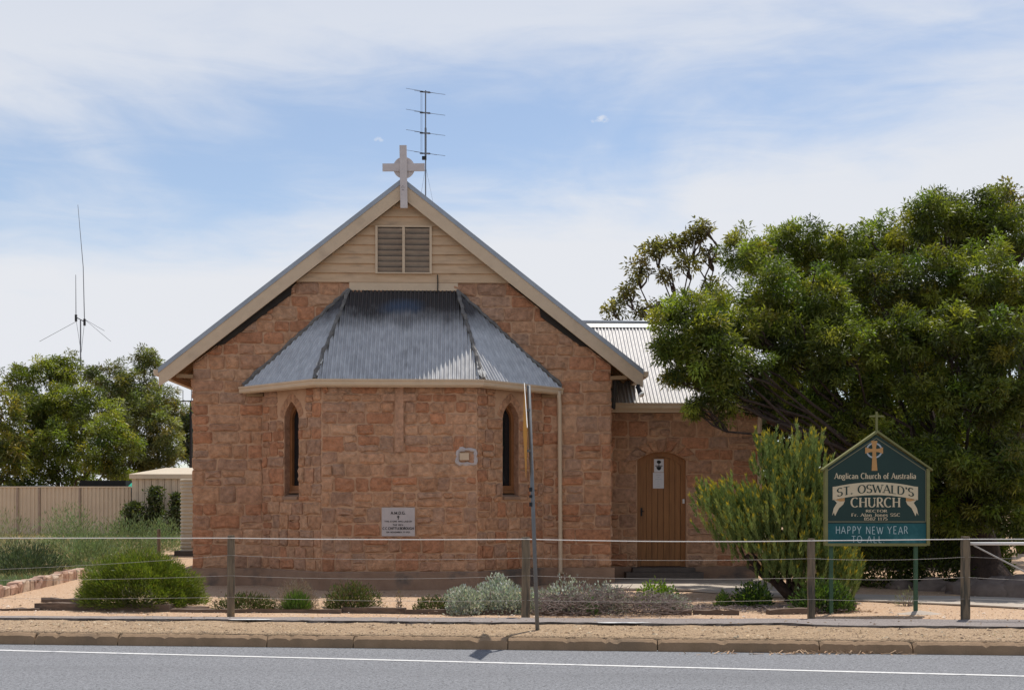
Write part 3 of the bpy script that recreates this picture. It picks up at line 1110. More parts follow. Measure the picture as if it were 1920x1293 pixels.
lay(front, -HALF - .015, HALF + .015, [PL, 3.7, 5.80], wall, holes=[(-2.69, 2.69, 0, 3.7)], clips=[(SL, 1, RIDGE - .37), (-SL, 1, RIDGE - .37)], skip=under_apse, wmin=.24, wmax=.62)
for i in range(3):
    fc, ln = apse_face(i)
    if i == 1:
        holes = [(-.10, .085, 2.50, 3.70), (-.32, .30, 3.42, 3.56), (-.34, .30, .97, 1.50)]
        lay(fc, -ln / 2, ln / 2, [PL, .97, 1.50, 2.50, 3.42, 3.56, AW - .02], apse_wall, holes=holes, wmin=.2, wmax=.52)
    else:
        lay(fc, -ln / 2, ln / 2, [PL, WZ0 - .10, WZ0, WS, AW - .02], apse_wall, holes=[(-WW / 2 - .005, WW / 2 + .005, WZ0 - .1, WS + .02), (-WW / 2 - .2, WW / 2 + .2, WS + .01, AW + .1)], wmin=.17, wmax=.42)
        # arch stones
        prof = lancet(WW, WZ0, WS, WZA, 4)[2:]
        for k in range(len(prof) - 1):
            (xa, za), (xb, zb) = prof[k], prof[k + 1]
            def outp(x, z):
                v = Vector((x, z - (WS - .12)))
                v = v * (1 + .17 / v.length)
                return (v.x, min(AW - .03, v.y + WS - .12))
            pa, pb = outp(xa, za), outp(xb, zb)
            add_stone(fc, [(xa, za), pa, pb, (xb, zb)], apse_wall, 1.4, depth=.012, gap=.004, jit=.002, col=(.47, .26, .155))
pf = Face((0, PY, 0), (1, 0, 0), (0, -1, 0))
dc = (DX0 + DX1) / 2


def door_skip(u, z):
    return z > DZS - .12 and abs(u - dc) < .66 and z < DZA + .20 - .22 * (abs(u - dc) / .8) ** 2


lay(pf, PX0, PX1 + .012, [PL - .05, DZS, 2.92, PEAVE - .08], porch_wall, holes=[(DX0 - .005, DX1 + .005, 0, DZS)], skip=door_skip, wmin=.24, wmax=.6)
oa = door_arch(DX0 - .30, DX1 + .30, DZS - .06, DZA + .27, 9)
ia = door_arch(DX0, DX1, DZS, DZA, 9)
for k in range(9):
    add_stone(pf, [ia[k], oa[k], oa[k + 1], ia[k + 1]], porch_wall, 1.3, depth=.05, gap=.006, jit=.004)
# flank walls (seen only from the side): all in the joined stonework
lf = Face((-HALF, 6, 0), (0, -1, 0), (-1, 0, 0))
lay(lf, -6, 6.012, [PL, 4.0], wall, vis=.0)
rf = Face((HALF, 0.6, 0), (0, 1, 0), (1, 0, 0))
lay(rf, -.612, .6, [PL, 4.0], wall, vis=.0)
pr = Face((PX1, PY + PD / 2, 0), (0, 1, 0), (1, 0, 0))
lay(pr, -PD / 2 - .01, PD / 2, [PL, PEAVE - .1], porch_wall, vis=.0)

stones.sort(key=lambda s: -s[0])


def colour_mesh(o, C):
    ca = o.data.color_attributes.new('tint', 'FLOAT_COLOR', 'POINT')
    ca.data.foreach_set('color', np.asarray(C, np.float32).reshape(-1))


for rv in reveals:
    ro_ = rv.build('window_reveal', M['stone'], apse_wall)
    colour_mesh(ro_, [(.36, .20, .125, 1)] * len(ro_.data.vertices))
rest = {}
for i, (ar, par, V, fs, c) in enumerate(stones):
    if i < 300 and ar > 0:
        m_ = MB()
        m_.add(V, fs)
        o = m_.build('stone', M['stone'], par)
        colour_mesh(o, [(*c, 1)] * len(V))
    else:
        m_, C = rest.setdefault(par.name, (MB(), []))
        m_.add(V, fs)
        C += [(*c, 1)] * len(V)
for k, (m_, C) in rest.items():
    o = m_.build('stonework', M['stone'], bpy.data.objects[k])
    colour_mesh(o, C)
    tag(o, kind='stuff')

# ---- plinths
mb = MB()
for sx in (-1, 1):
    MB().box((sx * 3.36, .0, PL / 2), (1.42, .14, PL)).build('plinth', M['plinth'], church)
mb = MB()
mb.sweep([(.002, 0), (.075, 0), (.07, PL - .02), (.045, PL), (.002, PL)], [(*APSE[0], 0), (*APSE[1], 0), (*APSE[2], 0), (*APSE[3], 0)])
fix_normals(mb.build('apse_plinth', M['plinth'], church))
mb = MB()
MB().box(((PX0 + .08 + DX0 - .05) / 2, PY, .14), (DX0 - .05 - PX0 - .08, .12, .28)).build('porch_plinth', M['plinth'], church)
MB().box(((DX1 + .05 + PX1) / 2, PY, .14), (PX1 - DX1 - .05, .12, .28)).build('porch_plinth', M['plinth'], church)

# ---- main roof
PITCH = .076


def corrugated(mb, E0, E1, up, top_fn, amp=.017, sub=6, nv=2, nrm=None):
    """ribs run along `up` from the eave E0-E1; top_fn(u) gives the slope length at eave position u (0..len)"""
    E0, E1 = Vector(E0), Vector(E1)
    e = E1 - E0
    ln = e.length
    e.normalize()
    up = Vector(up).normalized()
    nr = e.cross(up).normalized()
    if nr.z < 0:
        nr = -nr
    n = int(ln / PITCH * sub)
    o = len(mb.v)
    for i in range(n + 1):
        u = ln * i / n
        lo, hi = top_fn(u)
        w = amp * math.cos(2 * math.pi * u / PITCH)
        for j in range(nv + 1):
            mb.v.append(tuple(E0 + e * u + up * (lo + (hi - lo) * j / nv) + nr * w))
    k = nv + 1
    for i in range(n):
        for j in range(nv):
            mb.f.append((o + i * k + j, o + (i + 1) * k + j, o + (i + 1) * k + j + 1, o + i * k + j + 1))


EH = 4.60
sl_len = math.hypot(EH, EH * SL)
for sx in (-1, 1):
    mb = MB()
    zE = rake(EH) - .03
    corrugated(mb, (sx * EH, -OV + .02, zE), (sx * EH, 12.4, zE), (-sx, 0, SL), lambda u: (0, sl_len), sub=5, nv=1)
    mb.build('roof_sheet', M['iron2'], church, smooth=True)
    # roof timbers closing the eaves
    mb = MB()
    a_ = Vector((sx * (EH - .03), 0, rake(EH - .03) - .06))
    b_ = Vector((0.02 * sx, 0, rake(0) - .06))
    mb.add([(a_.x, -OV + .05, a_.z), (b_.x, -OV + .05, b_.z), (b_.x, 12.3, b_.z), (a_.x, 12.3, a_.z)], [(0, 1, 2, 3)])
    mb.build('roof_lining', M['rafter'], church)
    # barge board and its steel capping
    n_ = Vector((sx * SL, 0, 1)).normalized()
    A = Vector((0, -OV, RIDGE))
    B = Vector((sx * EH, -OV, rake(EH)))
    down = Vector((0, 0, -1))
    zt, zb_ = .085, .37
    mb = MB().prism([A + down * zt, B + down * zt, B + down * (zb_ - .03), B + Vector((-sx * .16, 0, SL * .16)) + down * zb_, A + down * zb_], (0, .032, 0))
    fix_normals(mb.build('bargeboard', M['cream'], church))
    mb = MB().prism([A + Vector((0, -.014, .015)), B + Vector((sx * .01, -.014, .008)), B + Vector((sx * .01, -.014, -zt - .008)), A + Vector((0, -.014, -zt))], (0, .09, 0))
    fix_normals(mb.build('barge_capping', M['flash'], church))
    # rafters and eave boards under the overhang
    for k in range(16):
        y = -.12 + k * .8
        mb = MB().bar((sx * (EH - .12), y, rake(EH - .12) - .15), (sx * (HALF - .1), y, rake(HALF - .1) - .15), .05, .11)
        mb.build('rafter', M['rafter'], church)
    mb = MB().sweep([(0, 0), (.11, 0), (.12, .10), (0, .10)], [(sx * (EH - .01), (12.3 if sx < 0 else -.2), rake(EH) - .13), (sx * (EH - .01), (-.2 if sx < 0 else 12.3), rake(EH) - .13)])
    fix_normals(mb.build('eave_gutter', M['cream'], church))
    # added dark strip painting in the shadow between stone rake and barge
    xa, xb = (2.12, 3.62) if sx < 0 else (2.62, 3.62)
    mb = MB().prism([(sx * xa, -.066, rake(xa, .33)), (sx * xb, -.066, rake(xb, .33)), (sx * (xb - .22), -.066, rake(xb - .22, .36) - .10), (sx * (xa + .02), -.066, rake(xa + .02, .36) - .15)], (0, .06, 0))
    fix_normals(mb.build('rake_shadow_strip', M['dark'], church))
mb = MB().tube([(0, -OV + .03, RIDGE - .0), (0, 12.4, RIDGE - .0)], .045, 8)
mb.build('ridge_cap', M['flash'], church, smooth=True)
# bracket under each eave corner
for sx in (-1, 1):
    MB().bar((sx * (HALF - .02), -.10, rake(HALF) - .62), (sx * (HALF + .30), -.10, rake(HALF + .3) - .37), .06, .07).build('eave_bracket', M['rafter'], church)

# ---- weatherboards in the gable
LV = (-.53, .55, 5.965, 6.88)
z = 5.80
BH = .1802
row = 0
while z < rake(0, .40):
    z1 = z + BH
    spans = [(-9, 9)]
    if z + .02 >= LV[2] and z < LV[3] - .03:
        spans = [(-9, LV[0]), (LV[1], 9)]
    for a_, b_ in spans:
        poly = [(a_, z + .001), (b_, z + .001), (b_, z1 + .012), (a_, z1 + .012)]
        poly = clip_poly(poly, SL, 1, RIDGE - .34)
        poly = clip_poly(poly, -SL, 1, RIDGE - .34)
        if len(poly) < 3:
            continue
        m_ = MB()
        n = len(poly)
        V = []
        for u, zz in poly:
            t = (zz - z) / BH
            V.append((u, -.060 + .038 * t, zz))
        V += [(u, -.001, zz) for u, zz in poly]
        m_.add(V, [tuple(range(n))] + [(i, (i + 1) % n, (i + 1) % n + n, i + n) for i in range(n)])
        fix_normals(m_.build('weatherboard', M['board'], church))
    z = z1
    row += 1
MB().box((.01, -.025, 5.722), (2.08, .05, .152)).build('apron_board', M['cream'], church)
MB().tube([(.66, -.075, 5.60), (.665, -.075, 5.80), (.66, -.072, 5.95)], .012, 6).build('vent_pipe', M['dark'], church)

# ---- louvre vent
lv = empty('louvre_vent', (0, 0, 0))
lv.parent = church
mb = MB()
x0, x1, z0, z1 = LV
mb.box((x0 + .022, -.045, (z0 + z1) / 2), (.044, .09, z1 - z0)).box((x1 - .022, -.045, (z0 + z1) / 2), (.044, .09, z1 - z0))
mb.box(((x0 + x1) / 2, -.043, (z0 + z1) / 2), (.05, .085, z1 - z0 - .03))
mb.box(((x0 + x1) / 2, -.045, z1 - .012), (x1 - x0 - .09, .088, .024)).box(((x0 + x1) / 2, -.045, z0 + .012), (x1 - x0 - .09, .088, .024))
mb.build('vent_frame', M['cream'], lv)
MB().box(((x0 + x1) / 2, -.006, (z0 + z1) / 2), (x1 - x0 - .09, .006, z1 - z0 - .05)).build('vent_backing', M['dark'], lv)
for c_ in (0, 1):
    xa = x0 + .046 if c_ == 0 else (x0 + x1) / 2 + .026
    xb = (x0 + x1) / 2 - .026 if c_ == 0 else x1 - .046
    for k in range(8):
        zc = z0 + .075 + k * (z1 - z0 - .10) / 7.6
        Mx = Matrix.Rotation(R(38 + random.uniform(-3, 3)), 3, 'X')
        m_ = MB().box(((xa + xb) / 2, -.046, zc), (xb - xa, .010, .105), Mx)
        m_.build('slat', M['slat'], lv)

# ---- gable cross
gx = empty('gable_cross', (0, 0, 0))
gx.parent = church
cx0 = .02
Ml = Matrix.Rotation(R(-.9), 3, 'Y')
MB().box((cx0, -OV - .06, 7.765), (.135, .04, 1.19), Ml).build('upright', M['crosspaint'], gx)
MB().box((cx0, -OV - .035, 7.95), (.80, .03, .145), Ml).build('cross_arm', M['crosspaint'], gx)
ring = [(cx0 + .005 + .205 * math.cos(a), -OV - .018, 7.95 + .205 * math.sin(a)) for a in [i * math.pi / 18 for i in range(36)]]
fix_normals(MB().prism(ring, (0, .022, 0)).build('disc', M['crosspaint'], gx))
for dx, dz in ((-.02, .03), (.02, .03), (-.012, -.02), (.012, -.02), (0, .055)):
    MB().box((cx0 + dx - .01, -OV - .0815, 7.53 + dz), (.012, .004, .012)).build('bolt', M['line'], gx)

# ---- apse roof
TX, TZ = 1.04, 5.655
AE = [(-3.07, -.0, 3.80), (-1.525, -1.42, 3.80), (1.525, -1.42, 3.80), (3.07, -.0, 3.80)]
tops = [Vector((-TX, -.03, TZ)), Vector((TX, -.03, TZ))]


def roof_panel(E0, E1, T_pts):
    """panel bounded by the eave E0-E1 and the top chain T_pts (from above E0 to above E1)"""
    E0, E1 = Vector(E0), Vector(E1)
    e = (E1 - E0).normalized()
    nr = e.cross(Vector(T_pts[0]) - E0)
    nr = nr if nr.length > 1e-4 else e.cross(Vector(T_pts[-1]) - E0)
    nr.normalize()
    if nr.z < 0:
        nr = -nr
    up = nr.cross(e)
    if up.z < 0:
        up = -up
    chain = [(0.0, 0.0)] + [((Vector(p) - E0).dot(e), (Vector(p) - E0).dot(up)) for p in T_pts] + [((E1 - E0).length, 0.0)]

    def top(u):
        for (ua, va), (ub, vb) in zip(chain, chain[1:]):
            if ua <= u <= ub and ub > ua:
                return va + (vb - va) * (u - ua) / (ub - ua)
        return 0.0
    m_ = MB()
    corrugated(m_, E0, E1, up, lambda u: (-.03, max(-.02, top(u))), sub=8, nv=4)
    return m_.build('apse_roof_sheet', M['iron'], church, smooth=True)


roof_panel(AE[1], AE[2], tops)
roof_panel(AE[0], AE[1], [tops[0]])
roof_panel(AE[2], AE[3], [tops[1]])


def rough_strip(name, a, b, w, h, material, n=26, parent=church):
    a, b = Vector(a), Vector(b)
    pts, rad = [], []
    for i in range(n + 1):
        t = i / n
        pts.append(a.lerp(b, t) + Vector((random.gauss(0, .008), random.gauss(0, .006), random.gauss(0, .008))))
        rad.append(w * random.uniform(.7, 1.25))
    m_ = MB().tube(pts, rad, 6)
    return m_.build(name, material, parent)


for sx in (-1, 1):
    e = Vector((sx * 1.525, -1.42, 3.80))
    tp = Vector((sx * TX, -.03, TZ))
    rough_strip('hip_capping', e.lerp(tp, .0) + Vector((0, -.01, .012)), tp + Vector((0, -.02, .01)), .036, .02, M['lead'])
    w_ = Vector((sx * 3.05, -.03, 3.83))
    rough_strip('wall_flashing', w_, tp + Vector((sx * .0, -.02, .0)), .035, .02, M['lead'])
    for k in range(7):
        p = e.lerp(tp, random.uniform(.01, .16)) + Vector((random.uniform(-.05, .05), -.03, .01))
        MB().bar(p, p + (tp - e).normalized() * random.uniform(.06, .16) + Vector((random.uniform(-.03, .03), 0, 0)), random.uniform(.02, .05), .012, up=Vector((0, -.8, .6))).build('flashing_patch', M['patch'], church)

# ---- apse gutter
GP = [(-.02, -.005), (.07, -.015), (.085, .01), (.085, .06), (.10, .075), (.10, .105), (.085, .105), (.08, .085), (-.02, .085)]
mb = MB().sweep(GP, [(-3.07, .0, 3.68), (-1.50, -1.36, 3.70), (1.50, -1.36, 3.70), (3.02, .0, 3.68)])
fix_normals(mb.build('gutter', M['cream'], church))
mb = MB().sweep([(0, 0), (.05, 0), (.05, .03), (0, .03)], [(-3.02, .0, 3.655), (-1.46, -1.34, 3.665), (1.46, -1.34, 3.665), (2.98, .0, 3.655)])
fix_normals(mb.build('eave_lining', M['cream'], church))
for sx in (-1, 1):
    MB().box((sx * 2.82, -.05, 3.63), (.32, .10, .05)).build('gutter_bracket', M['rafter'], church)
# downpipe
mb = MB().tube([(2.99, -.13, 3.72), (2.99, -.125, 3.60), (3.005, -.095, 3.45), (3.02, -.095, .28), (3.02, -.095, .22)], [.042, .042, .042, .042, .06], 10)
mb.build('downpipe', M['cream'], church, smooth=True)
for z in (1.2, 2.6):
    MB().tube([(3.01, -.095, z), (3.01, -.095, z + .04)], .049, 10).build('pipe_clip', M['cream'], church)

# ---- windows
for i, nm in ((0, 'window'), (2, 'window')):
    fc, ln = apse_face(i)
    win = empty('window', (0, 0, 0))
    win.parent = church
    po_, pi_ = lancet(WW, WZ0 + .10, WS, WZA), lancet(WW - .13, WZ0 + .20, WS, WZA - .10)
    k = len(po_)
    m_ = MB()
    V = [fc.p(u, z, -.13) for u, z in po_] + [fc.p(u, z, -.13) for u, z in pi_] + [fc.p(u, z, -.20) for u, z in pi_]
    m_.add(V, [(j, (j + 1) % k, (j + 1) % k + k, j + k) for j in range(k)] + [(j + k, (j + 1) % k + k, (j + 1) % k + 2 * k, j + 2 * k) for j in range(k)])
    m_.build('frame', M['frame'], win)
    MB().sheet([fc.p(u, z, -.185) for u, z in pi_]).build('glass', M['glass'], win) if False else None
    tri = tessellate_polygon([[Vector((u, z, 0)) for u, z in pi_]])
    MB().add([fc.p(u, z, -.185) for u, z in pi_], [tuple(t) for t in tri]).build('pane', M['glass'], win)
    m_ = MB()
    a0, a1 = fc.p(-WW / 2 - .03, WZ0 - .035, .0), fc.p(WW / 2 + .03, WZ0 - .035, .0)
    P = []
    for u in (-WW / 2 + .002, WW / 2 - .002):
        P += [fc.p(u, WZ0 - .06, -.2), fc.p(u, WZ0 - .06, .05), fc.p(u, WZ0 - .005, .05), fc.p(u, WZ0 + .055, -.2)]
    m_.add(P, [(0, 1, 2, 3), (7, 6, 5, 4), (1, 5, 6, 2), (2, 6, 7, 3), (0, 4, 5, 1), (3, 7, 4, 0)])
    fix_normals(m_.build('sill', M['plinth'], win))
    m_ = MB()
    P = []
    for u in (-WW / 2 + .03, WW / 2 - .03):
        P += [fc.p(u, WZ0 + .06, -.17), fc.p(u, WZ0 + .06, -.08), fc.p(u, WZ0 + .10, -.09), fc.p(u, WZ0 + .11, -.17)]
    m_.add(P, [(0, 1, 2, 3), (7, 6, 5, 4), (1, 5, 6, 2), (2, 6, 7, 3), (0, 4, 5, 1), (3, 7, 4, 0)])
    fix_normals(m_.build('bottom_rail', M['frame'], win))

# ---- carved cross, plaque and patched vent on the apse front
cs = .02
m_ = MB()
yf = -1.2
m_.box((cs - .02, yf - .028, 3.09), (.15, .066, 1.18))
o = m_.build('carved_cross', M['stone'], church)
colour_mesh(o, [(.46, .262, .165, 1)] * len(o.data.vertices))
m_ = MB().box((cs - .02, yf - .025, 3.49), (.60, .064, .125))
o2 = m_.build('carved_cross_arm', M['stone'], church)
colour_mesh(o2, [(.46, .262, .165, 1)] * len(o2.data.vertices))
plq = MB().box((-.02, yf - .02, 1.235), (.60, .05, .52)).build('plaque', M['plaque'], church)


def plq_map(x, y, e):
    return Vector((-.02 + x, yf - .0485 - e, 1.235 + y))


sans = dict(thick=.2, thin=.17, serif=False)
put_letters('lettering', [
    (lettering('A.M.D.G.', .050, width=.27, **sans), (0, .135)),
    (lettering('THIS STONE WAS LAID BY', .026, width=.50, track=.12, **sans), (0, -.005)),
    (lettering('THE REV.', .028, width=.20, track=.12, **sans), (0, -.070)),
    (lettering('C.C.CHITTLEBOROUGH', .044, width=.565, **sans), (0, -.140)),
    (lettering('ON NOVEMBER 17 1925', .025, width=.43, track=.12, **sans), (0, -.200)),
], plq_map, M['ink'], plq)
m_ = MB()
m_.add([plq_map(x, y, 0) for x, y in ((-.008, .045), (.008, .045), (.008, .115), (-.008, .115))], [(0, 1, 2, 3)])
m_.add([plq_map(x, y, .0004) for x, y in ((-.024, .085), (.024, .085), (.024, .1), (-.024, .1))], [(0, 1, 2, 3)])
m_.build('lettering_cross', M['ink'], plq)
fa = Face((0, yf, 0), (1, 0, 0), (0, -1, 0))
px_, pz_ = 1.19, 2.42
m_ = MB()
ro, ri = [], []
for i in range(26):
    a = 2 * math.pi * i / 26
    ca, sa = math.cos(a), math.sin(a)
    q = max(abs(ca), abs(sa))
    ro.append((px_ + .03 + ca / q * .19 * random.uniform(.88, 1.12), pz_ + sa / q * .16 * random.uniform(.85, 1.15)))
    ri.append((px_ + .03 + ca / q * .135 * random.uniform(.9, 1.06), pz_ + sa / q * .10 * random.uniform(.9, 1.1)))
V = [fa.p(u, z, .030) for u, z in ro] + [fa.p(u, z, .044) for u, z in [((a[0] + b[0]) / 2, (a[1] + b[1]) / 2) for a, b in zip(ro, ri)]] + [fa.p(u, z, .030) for u, z in ri]
m_.add(V, [(k * 26 + i, k * 26 + (i + 1) % 26, (k + 1) * 26 + (i + 1) % 26, (k + 1) * 26 + i) for k in range(2) for i in range(26)])
m_.build('mortar_patch', M['plaque'], church)
MB().box((px_ - .01, yf - .05, pz_ + .0), (.17, .05, .13)).build('vent_cover', M['cream'], church)

# ---- floodlight at the right barge end
fl = empty('floodlight', (0, 0, 0))
fl.parent = church
bx_ = Vector((EH - .10, -OV - .03, rake(EH) - .33))
MB().box(bx_ + Vector((.0, 0, .02)), (.06, .08, .05)).build('bracket', M['black'], fl)
MB().tube([bx_ + Vector((-.02, -.02, .01)), bx_ + Vector((.02, -.06, -.09)), bx_ + Vector((.045, -.08, -.14))], [.038, .045, .062], 12).build('lamp_body', M['black'], fl, smooth=True)
MB().tube([bx_ + Vector((.046, -.081, -.142)), bx_ + Vector((.062, -.10, -.175))], [.066, .05], 12).build('lamp_glass', M['bulb'], fl, smooth=True)

# ---- porch roof, gutter, downpipes
RX1 = PX1 + .22
PO = .20
sl_p = math.hypot(PD / 2 + PO, (PD / 2 + PO) * SL)
zeP = PEAVE - PO * SL + .16
mb = MB()
corrugated(mb, (PX0 - .25, PY - PO, zeP), (RX1, PY - PO, zeP), (0, 1, SL), lambda u: (-.02, sl_p), sub=8, nv=3, amp=.016)
mb.build('porch_roof_sheet', M['iron2'], church, smooth=True)
mb = MB()
corrugated(mb, (PX0, PY + PD + PO, zeP), (RX1, PY + PD + PO, zeP), (0, -1, SL), lambda u: (-.02, sl_p), sub=5, nv=1)
mb.build('porch_roof_sheet', M['iron2'], church, smooth=True)
zr = zeP + (PD / 2 + PO) * SL
yr = PY + PD / 2
MB().prism([(PX0 - 1, yr - .17, zr - .10), (PX0 - 1, yr, zr + .03), (PX0 - 1, yr + .17, zr - .10), (PX0 - 1, yr, zr + .005)], (RX1 + 1 - PX0, 0, 0)).build('porch_ridge_cap', M['patch'], church)
MB().tube([(PX0 - 1, yr, zr + .045), (RX1, yr, zr + .045)], .03, 8).build('porch_ridge_roll', M['flash'], church, smooth=True)
mb = MB().sweep(GP, [(PX0 + .01, PY - PO + .02, zeP - .115), (RX1 - .03, PY - PO + .02, zeP - .115)])
fix_normals(mb.build('porch_gutter', M['cream'], church))
MB().box(((PX0 + RX1) / 2, PY - PO + .03, zeP - .12), (RX1 - PX0 - .1, .025, .16)).build('porch_fascia', M['cream'], church)
MB().box(((PX0 + RX1) / 2, PY - PO / 2 + .02, zeP - .19), (RX1 - PX0 - .12, PO, .02)).build('porch_eave_lining', M['rafter'], church)
for sy in (-1, 1):
    A = Vector((RX1 + .005, yr, zr + .03))
    B = Vector((RX1 + .005, yr + sy * (PD / 2 + PO + .04), zeP - .02))
    mb = MB().prism([A, B, B + Vector((0, 0, -.2)), A + Vector((0, 0, -.2))], (.03, 0, 0))
    fix_normals(mb.build('porch_bargeboard', M['white'], church))
mb = MB().tube([(PX1 + .02, PY - PO + .0, zeP - .11), (PX1 + .02, PY - .1, zeP - .28), (PX1 + .02, PY - .085, zeP - .4), (PX1 + .01, PY - .085, .10)], .048, 10)
mb.build('porch_downpipe', M['cream'], church, smooth=True)
MB().tube([(HALF + .10, .10, 3.95), (HALF + .07, .12, 3.4)], .04, 8).build('gutter_outlet', M['dark'], church)

# ---- door
door = empty('door', (dc, PY + .16, DZ0))
door.parent = church
DI = Vector((dc, PY + .16, DZ0))
npl = 7
pw = (DX1 - DX0 - .18) / npl
for k in range(npl):
    xa = DX0 + .09 + k * pw + .004
    xb = xa + pw - .008
    def ztop(x):
        return DZS + (DZA - DZS) * (1 - ((x - dc) / ((DX1 - DX0) / 2)) ** 2) - .11
    poly = [(xa, 0, .0), (xb, 0, .0), (xb, 0, ztop(xb) - DZ0), ((xa + xb) / 2, 0, ztop((xa + xb) / 2) - DZ0), (xa, 0, ztop(xa) - DZ0)]
    poly = [Vector((x - DI.x, y, z + (.13 if z == 0 else 0))) for x, y, z in poly]
    fix_normals(MB().prism(poly, (0, .03, 0)).build('plank', M['timber'], door))
MB().box((0, .036, 1.02), (DX1 - DX0 - .16, .01, 2.04)).build('backing', M['dark'], door)
po_ = [(DX0, DZ0), (DX0, DZS)] + arch[::-1][1:-1] + [(DX1, DZS), (DX1, DZ0)]
cxd, sc_ = dc, .80
pi_ = [(dc + (x - dc) * .825, z if z == DZ0 else z - .10) for x, z in po_]
k = len(po_)
m_ = MB()
V = [Vector((x, PY + .135, z)) - DI for x, z in po_] + [Vector((x, PY + .135, z)) - DI for x, z in pi_] + [Vector((x, PY + .20, z)) - DI for x, z in pi_]
m_.add(V, [(j, j + 1, j + 1 + k, j + k) for j in range(k - 1)] + [(j + k, j + 1 + k, j + 1 + 2 * k, j + 2 * k) for j in range(k - 1)])
m_.build('door_frame', M['timber'], door)
MB().box((0, -.012, .075), (DX1 - DX0 - .19, .03, .13)).build('kick_rail', M['timber'], door)
MB().box((-.40, -.035, 1.12), (.035, .012, .17)).tube([(-.40, -.045, 1.14), (-.40, -.085, 1.14), (-.36, -.09, 1.13)], .011, 6).build('handle', M['black'], door)
MB().box((.465, -.05, 1.34), (.04, .03, .09)).build('bell_push', M['white'], door)
MB().box((dc, PY - .04, DZ0 - .045), (DX1 - DX0 + .26, .52, .085)).build('door_step', M['step'], church)
MB().box((dc, PY - .10, (DZ0 - .09) / 2), (DX1 - DX0 + .55, .60, DZ0 - .09)).build('door_step', M['step'], church)

# notices on the door
Wm = Matrix.Translation(church.location) @ Matrix.Rotation(R(2), 4, 'Z')


def notice(name, cx, cz, w, h, label):
    p = Wm @ Vector((cx, PY + .16 - .004, cz))
    o = MB().box((0, 0, 0), (w, .003, h)).build(name, M['paper'], None, loc=p)
    o.rotation_euler = (0, 0, R(2))
    return tag(o, label, 'notice')


n1 = notice('notice', dc - .035, 2.34, .20, .27, 'white notice with a dark crest, upper of two on the porch door')
mp_ = lambda x, y, e: Vector((x, -.0022 - e, y))
m_ = MB()
m_.sheet([mp_(.045 * math.cos(a), .065 + .035 * math.sin(a), 0) for a in [i * math.pi / 8 for i in range(16)]]) if False else None


def flat_disc(m, cx, cy, rx, ry, e, n=16, a0=0, a1=360):
    pts = [(cx + rx * math.cos(R(a0 + (a1 - a0) * i / n)), cy + ry * math.sin(R(a0 + (a1 - a0) * i / n))) for i in range(n + 1)]
    m.add([mp_(cx, cy, e)] + [mp_(x, y, e) for x, y in pts], [(0, i + 1, i + 2) for i in range(n)])


flat_disc(m_, 0, .075, .045, .035, .0003)
flat_disc(m_, 0, -.02, .052, .075, .0003, a0=180, a1=360)
m_.add([mp_(x, y, .0006) for x, y in ((-.008, -.03), (.008, -.03), (.008, .05), (-.008, .05))], [(0, 1, 2, 3)])
m_.add([mp_(x, y, .0009) for x, y in ((-.075, -.012), (.075, -.012), (.075, .004), (-.075, .004))], [(0, 1, 2, 3)])
m_.build('crest_print', M['ink'], n1)
n2 = notice('notice', dc - .045, 2.035, .225, .325, 'plain white sheet with faint lines, lower of two on the porch door')
m_ = MB()
for k, w in enumerate((.10, .05, .13, .03, .05, .08)):
    y = .11 - k * .045
    m_.add([mp_(x, yy, 0) for x, yy in ((-w / 2, y), (w / 2, y), (w / 2, y + .007), (-w / 2, y + .007))], [(0, 1, 2, 3)])
m_.build('faint_print', M['sgrey'], n2)

# =================================================================== ANTENNAS
ant = empty('television_antenna', (at(798, 940, 27).x, 27, 0))
tag(ant, 'tall phased television antenna rising behind the church ridge', 'antenna')
Ya = 27.0
zA = lambda py: CH - (py - HY) / F * Ya
MB().tube([(0, 0, 5.5), (0, 0, zA(170))], .015, 8).build('mast', M['alu'], ant)
MB().tube([(0, 0, zA(300)), (0, 0, zA(240))], .024, 8).build('mast_sleeve', M['alu'], ant)
MB().box((-.03, -.02, zA(297)), (.10, .08, .07)).build('junction_box', M['black'], ant)
for py in (172, 211, 249, 287):
    z = zA(py)
    MB().bar((-.09, -.10, z - .04), (.09, .10, z + .02), .02, .03).build('boom', M['alu'], ant)
    MB().tube([(-.44, -.13, z + .03), (.27, -.05, z - .06)], .0048, 5).build('dipole', M['alu'], ant)
    MB().tube([(-.27, .13, z + .07), (.45, .05, z - .05)], .0048, 5).build('dipole', M['alu'], ant)
    MB().box((-.09, -.10, z - .04), (.07, .03, .02)).build('clamp', M['black'], ant)
    MB().box((.07, .10, z + .01), (.07, .03, .02)).build('clamp', M['black'], ant)
for dx in (-.10, -.075):
    MB().tube([(dx, -.1, zA(178)), (dx, -.1, zA(287))], .004, 4).build('feed_wire', M['alu'], ant)
for tx in (-1.3, 1.6):
    MB().tube([(0, 0, zA(312)), (tx * .35, .1, 6.6)], .003, 4).build('guy_wire', M['alu'], ant)

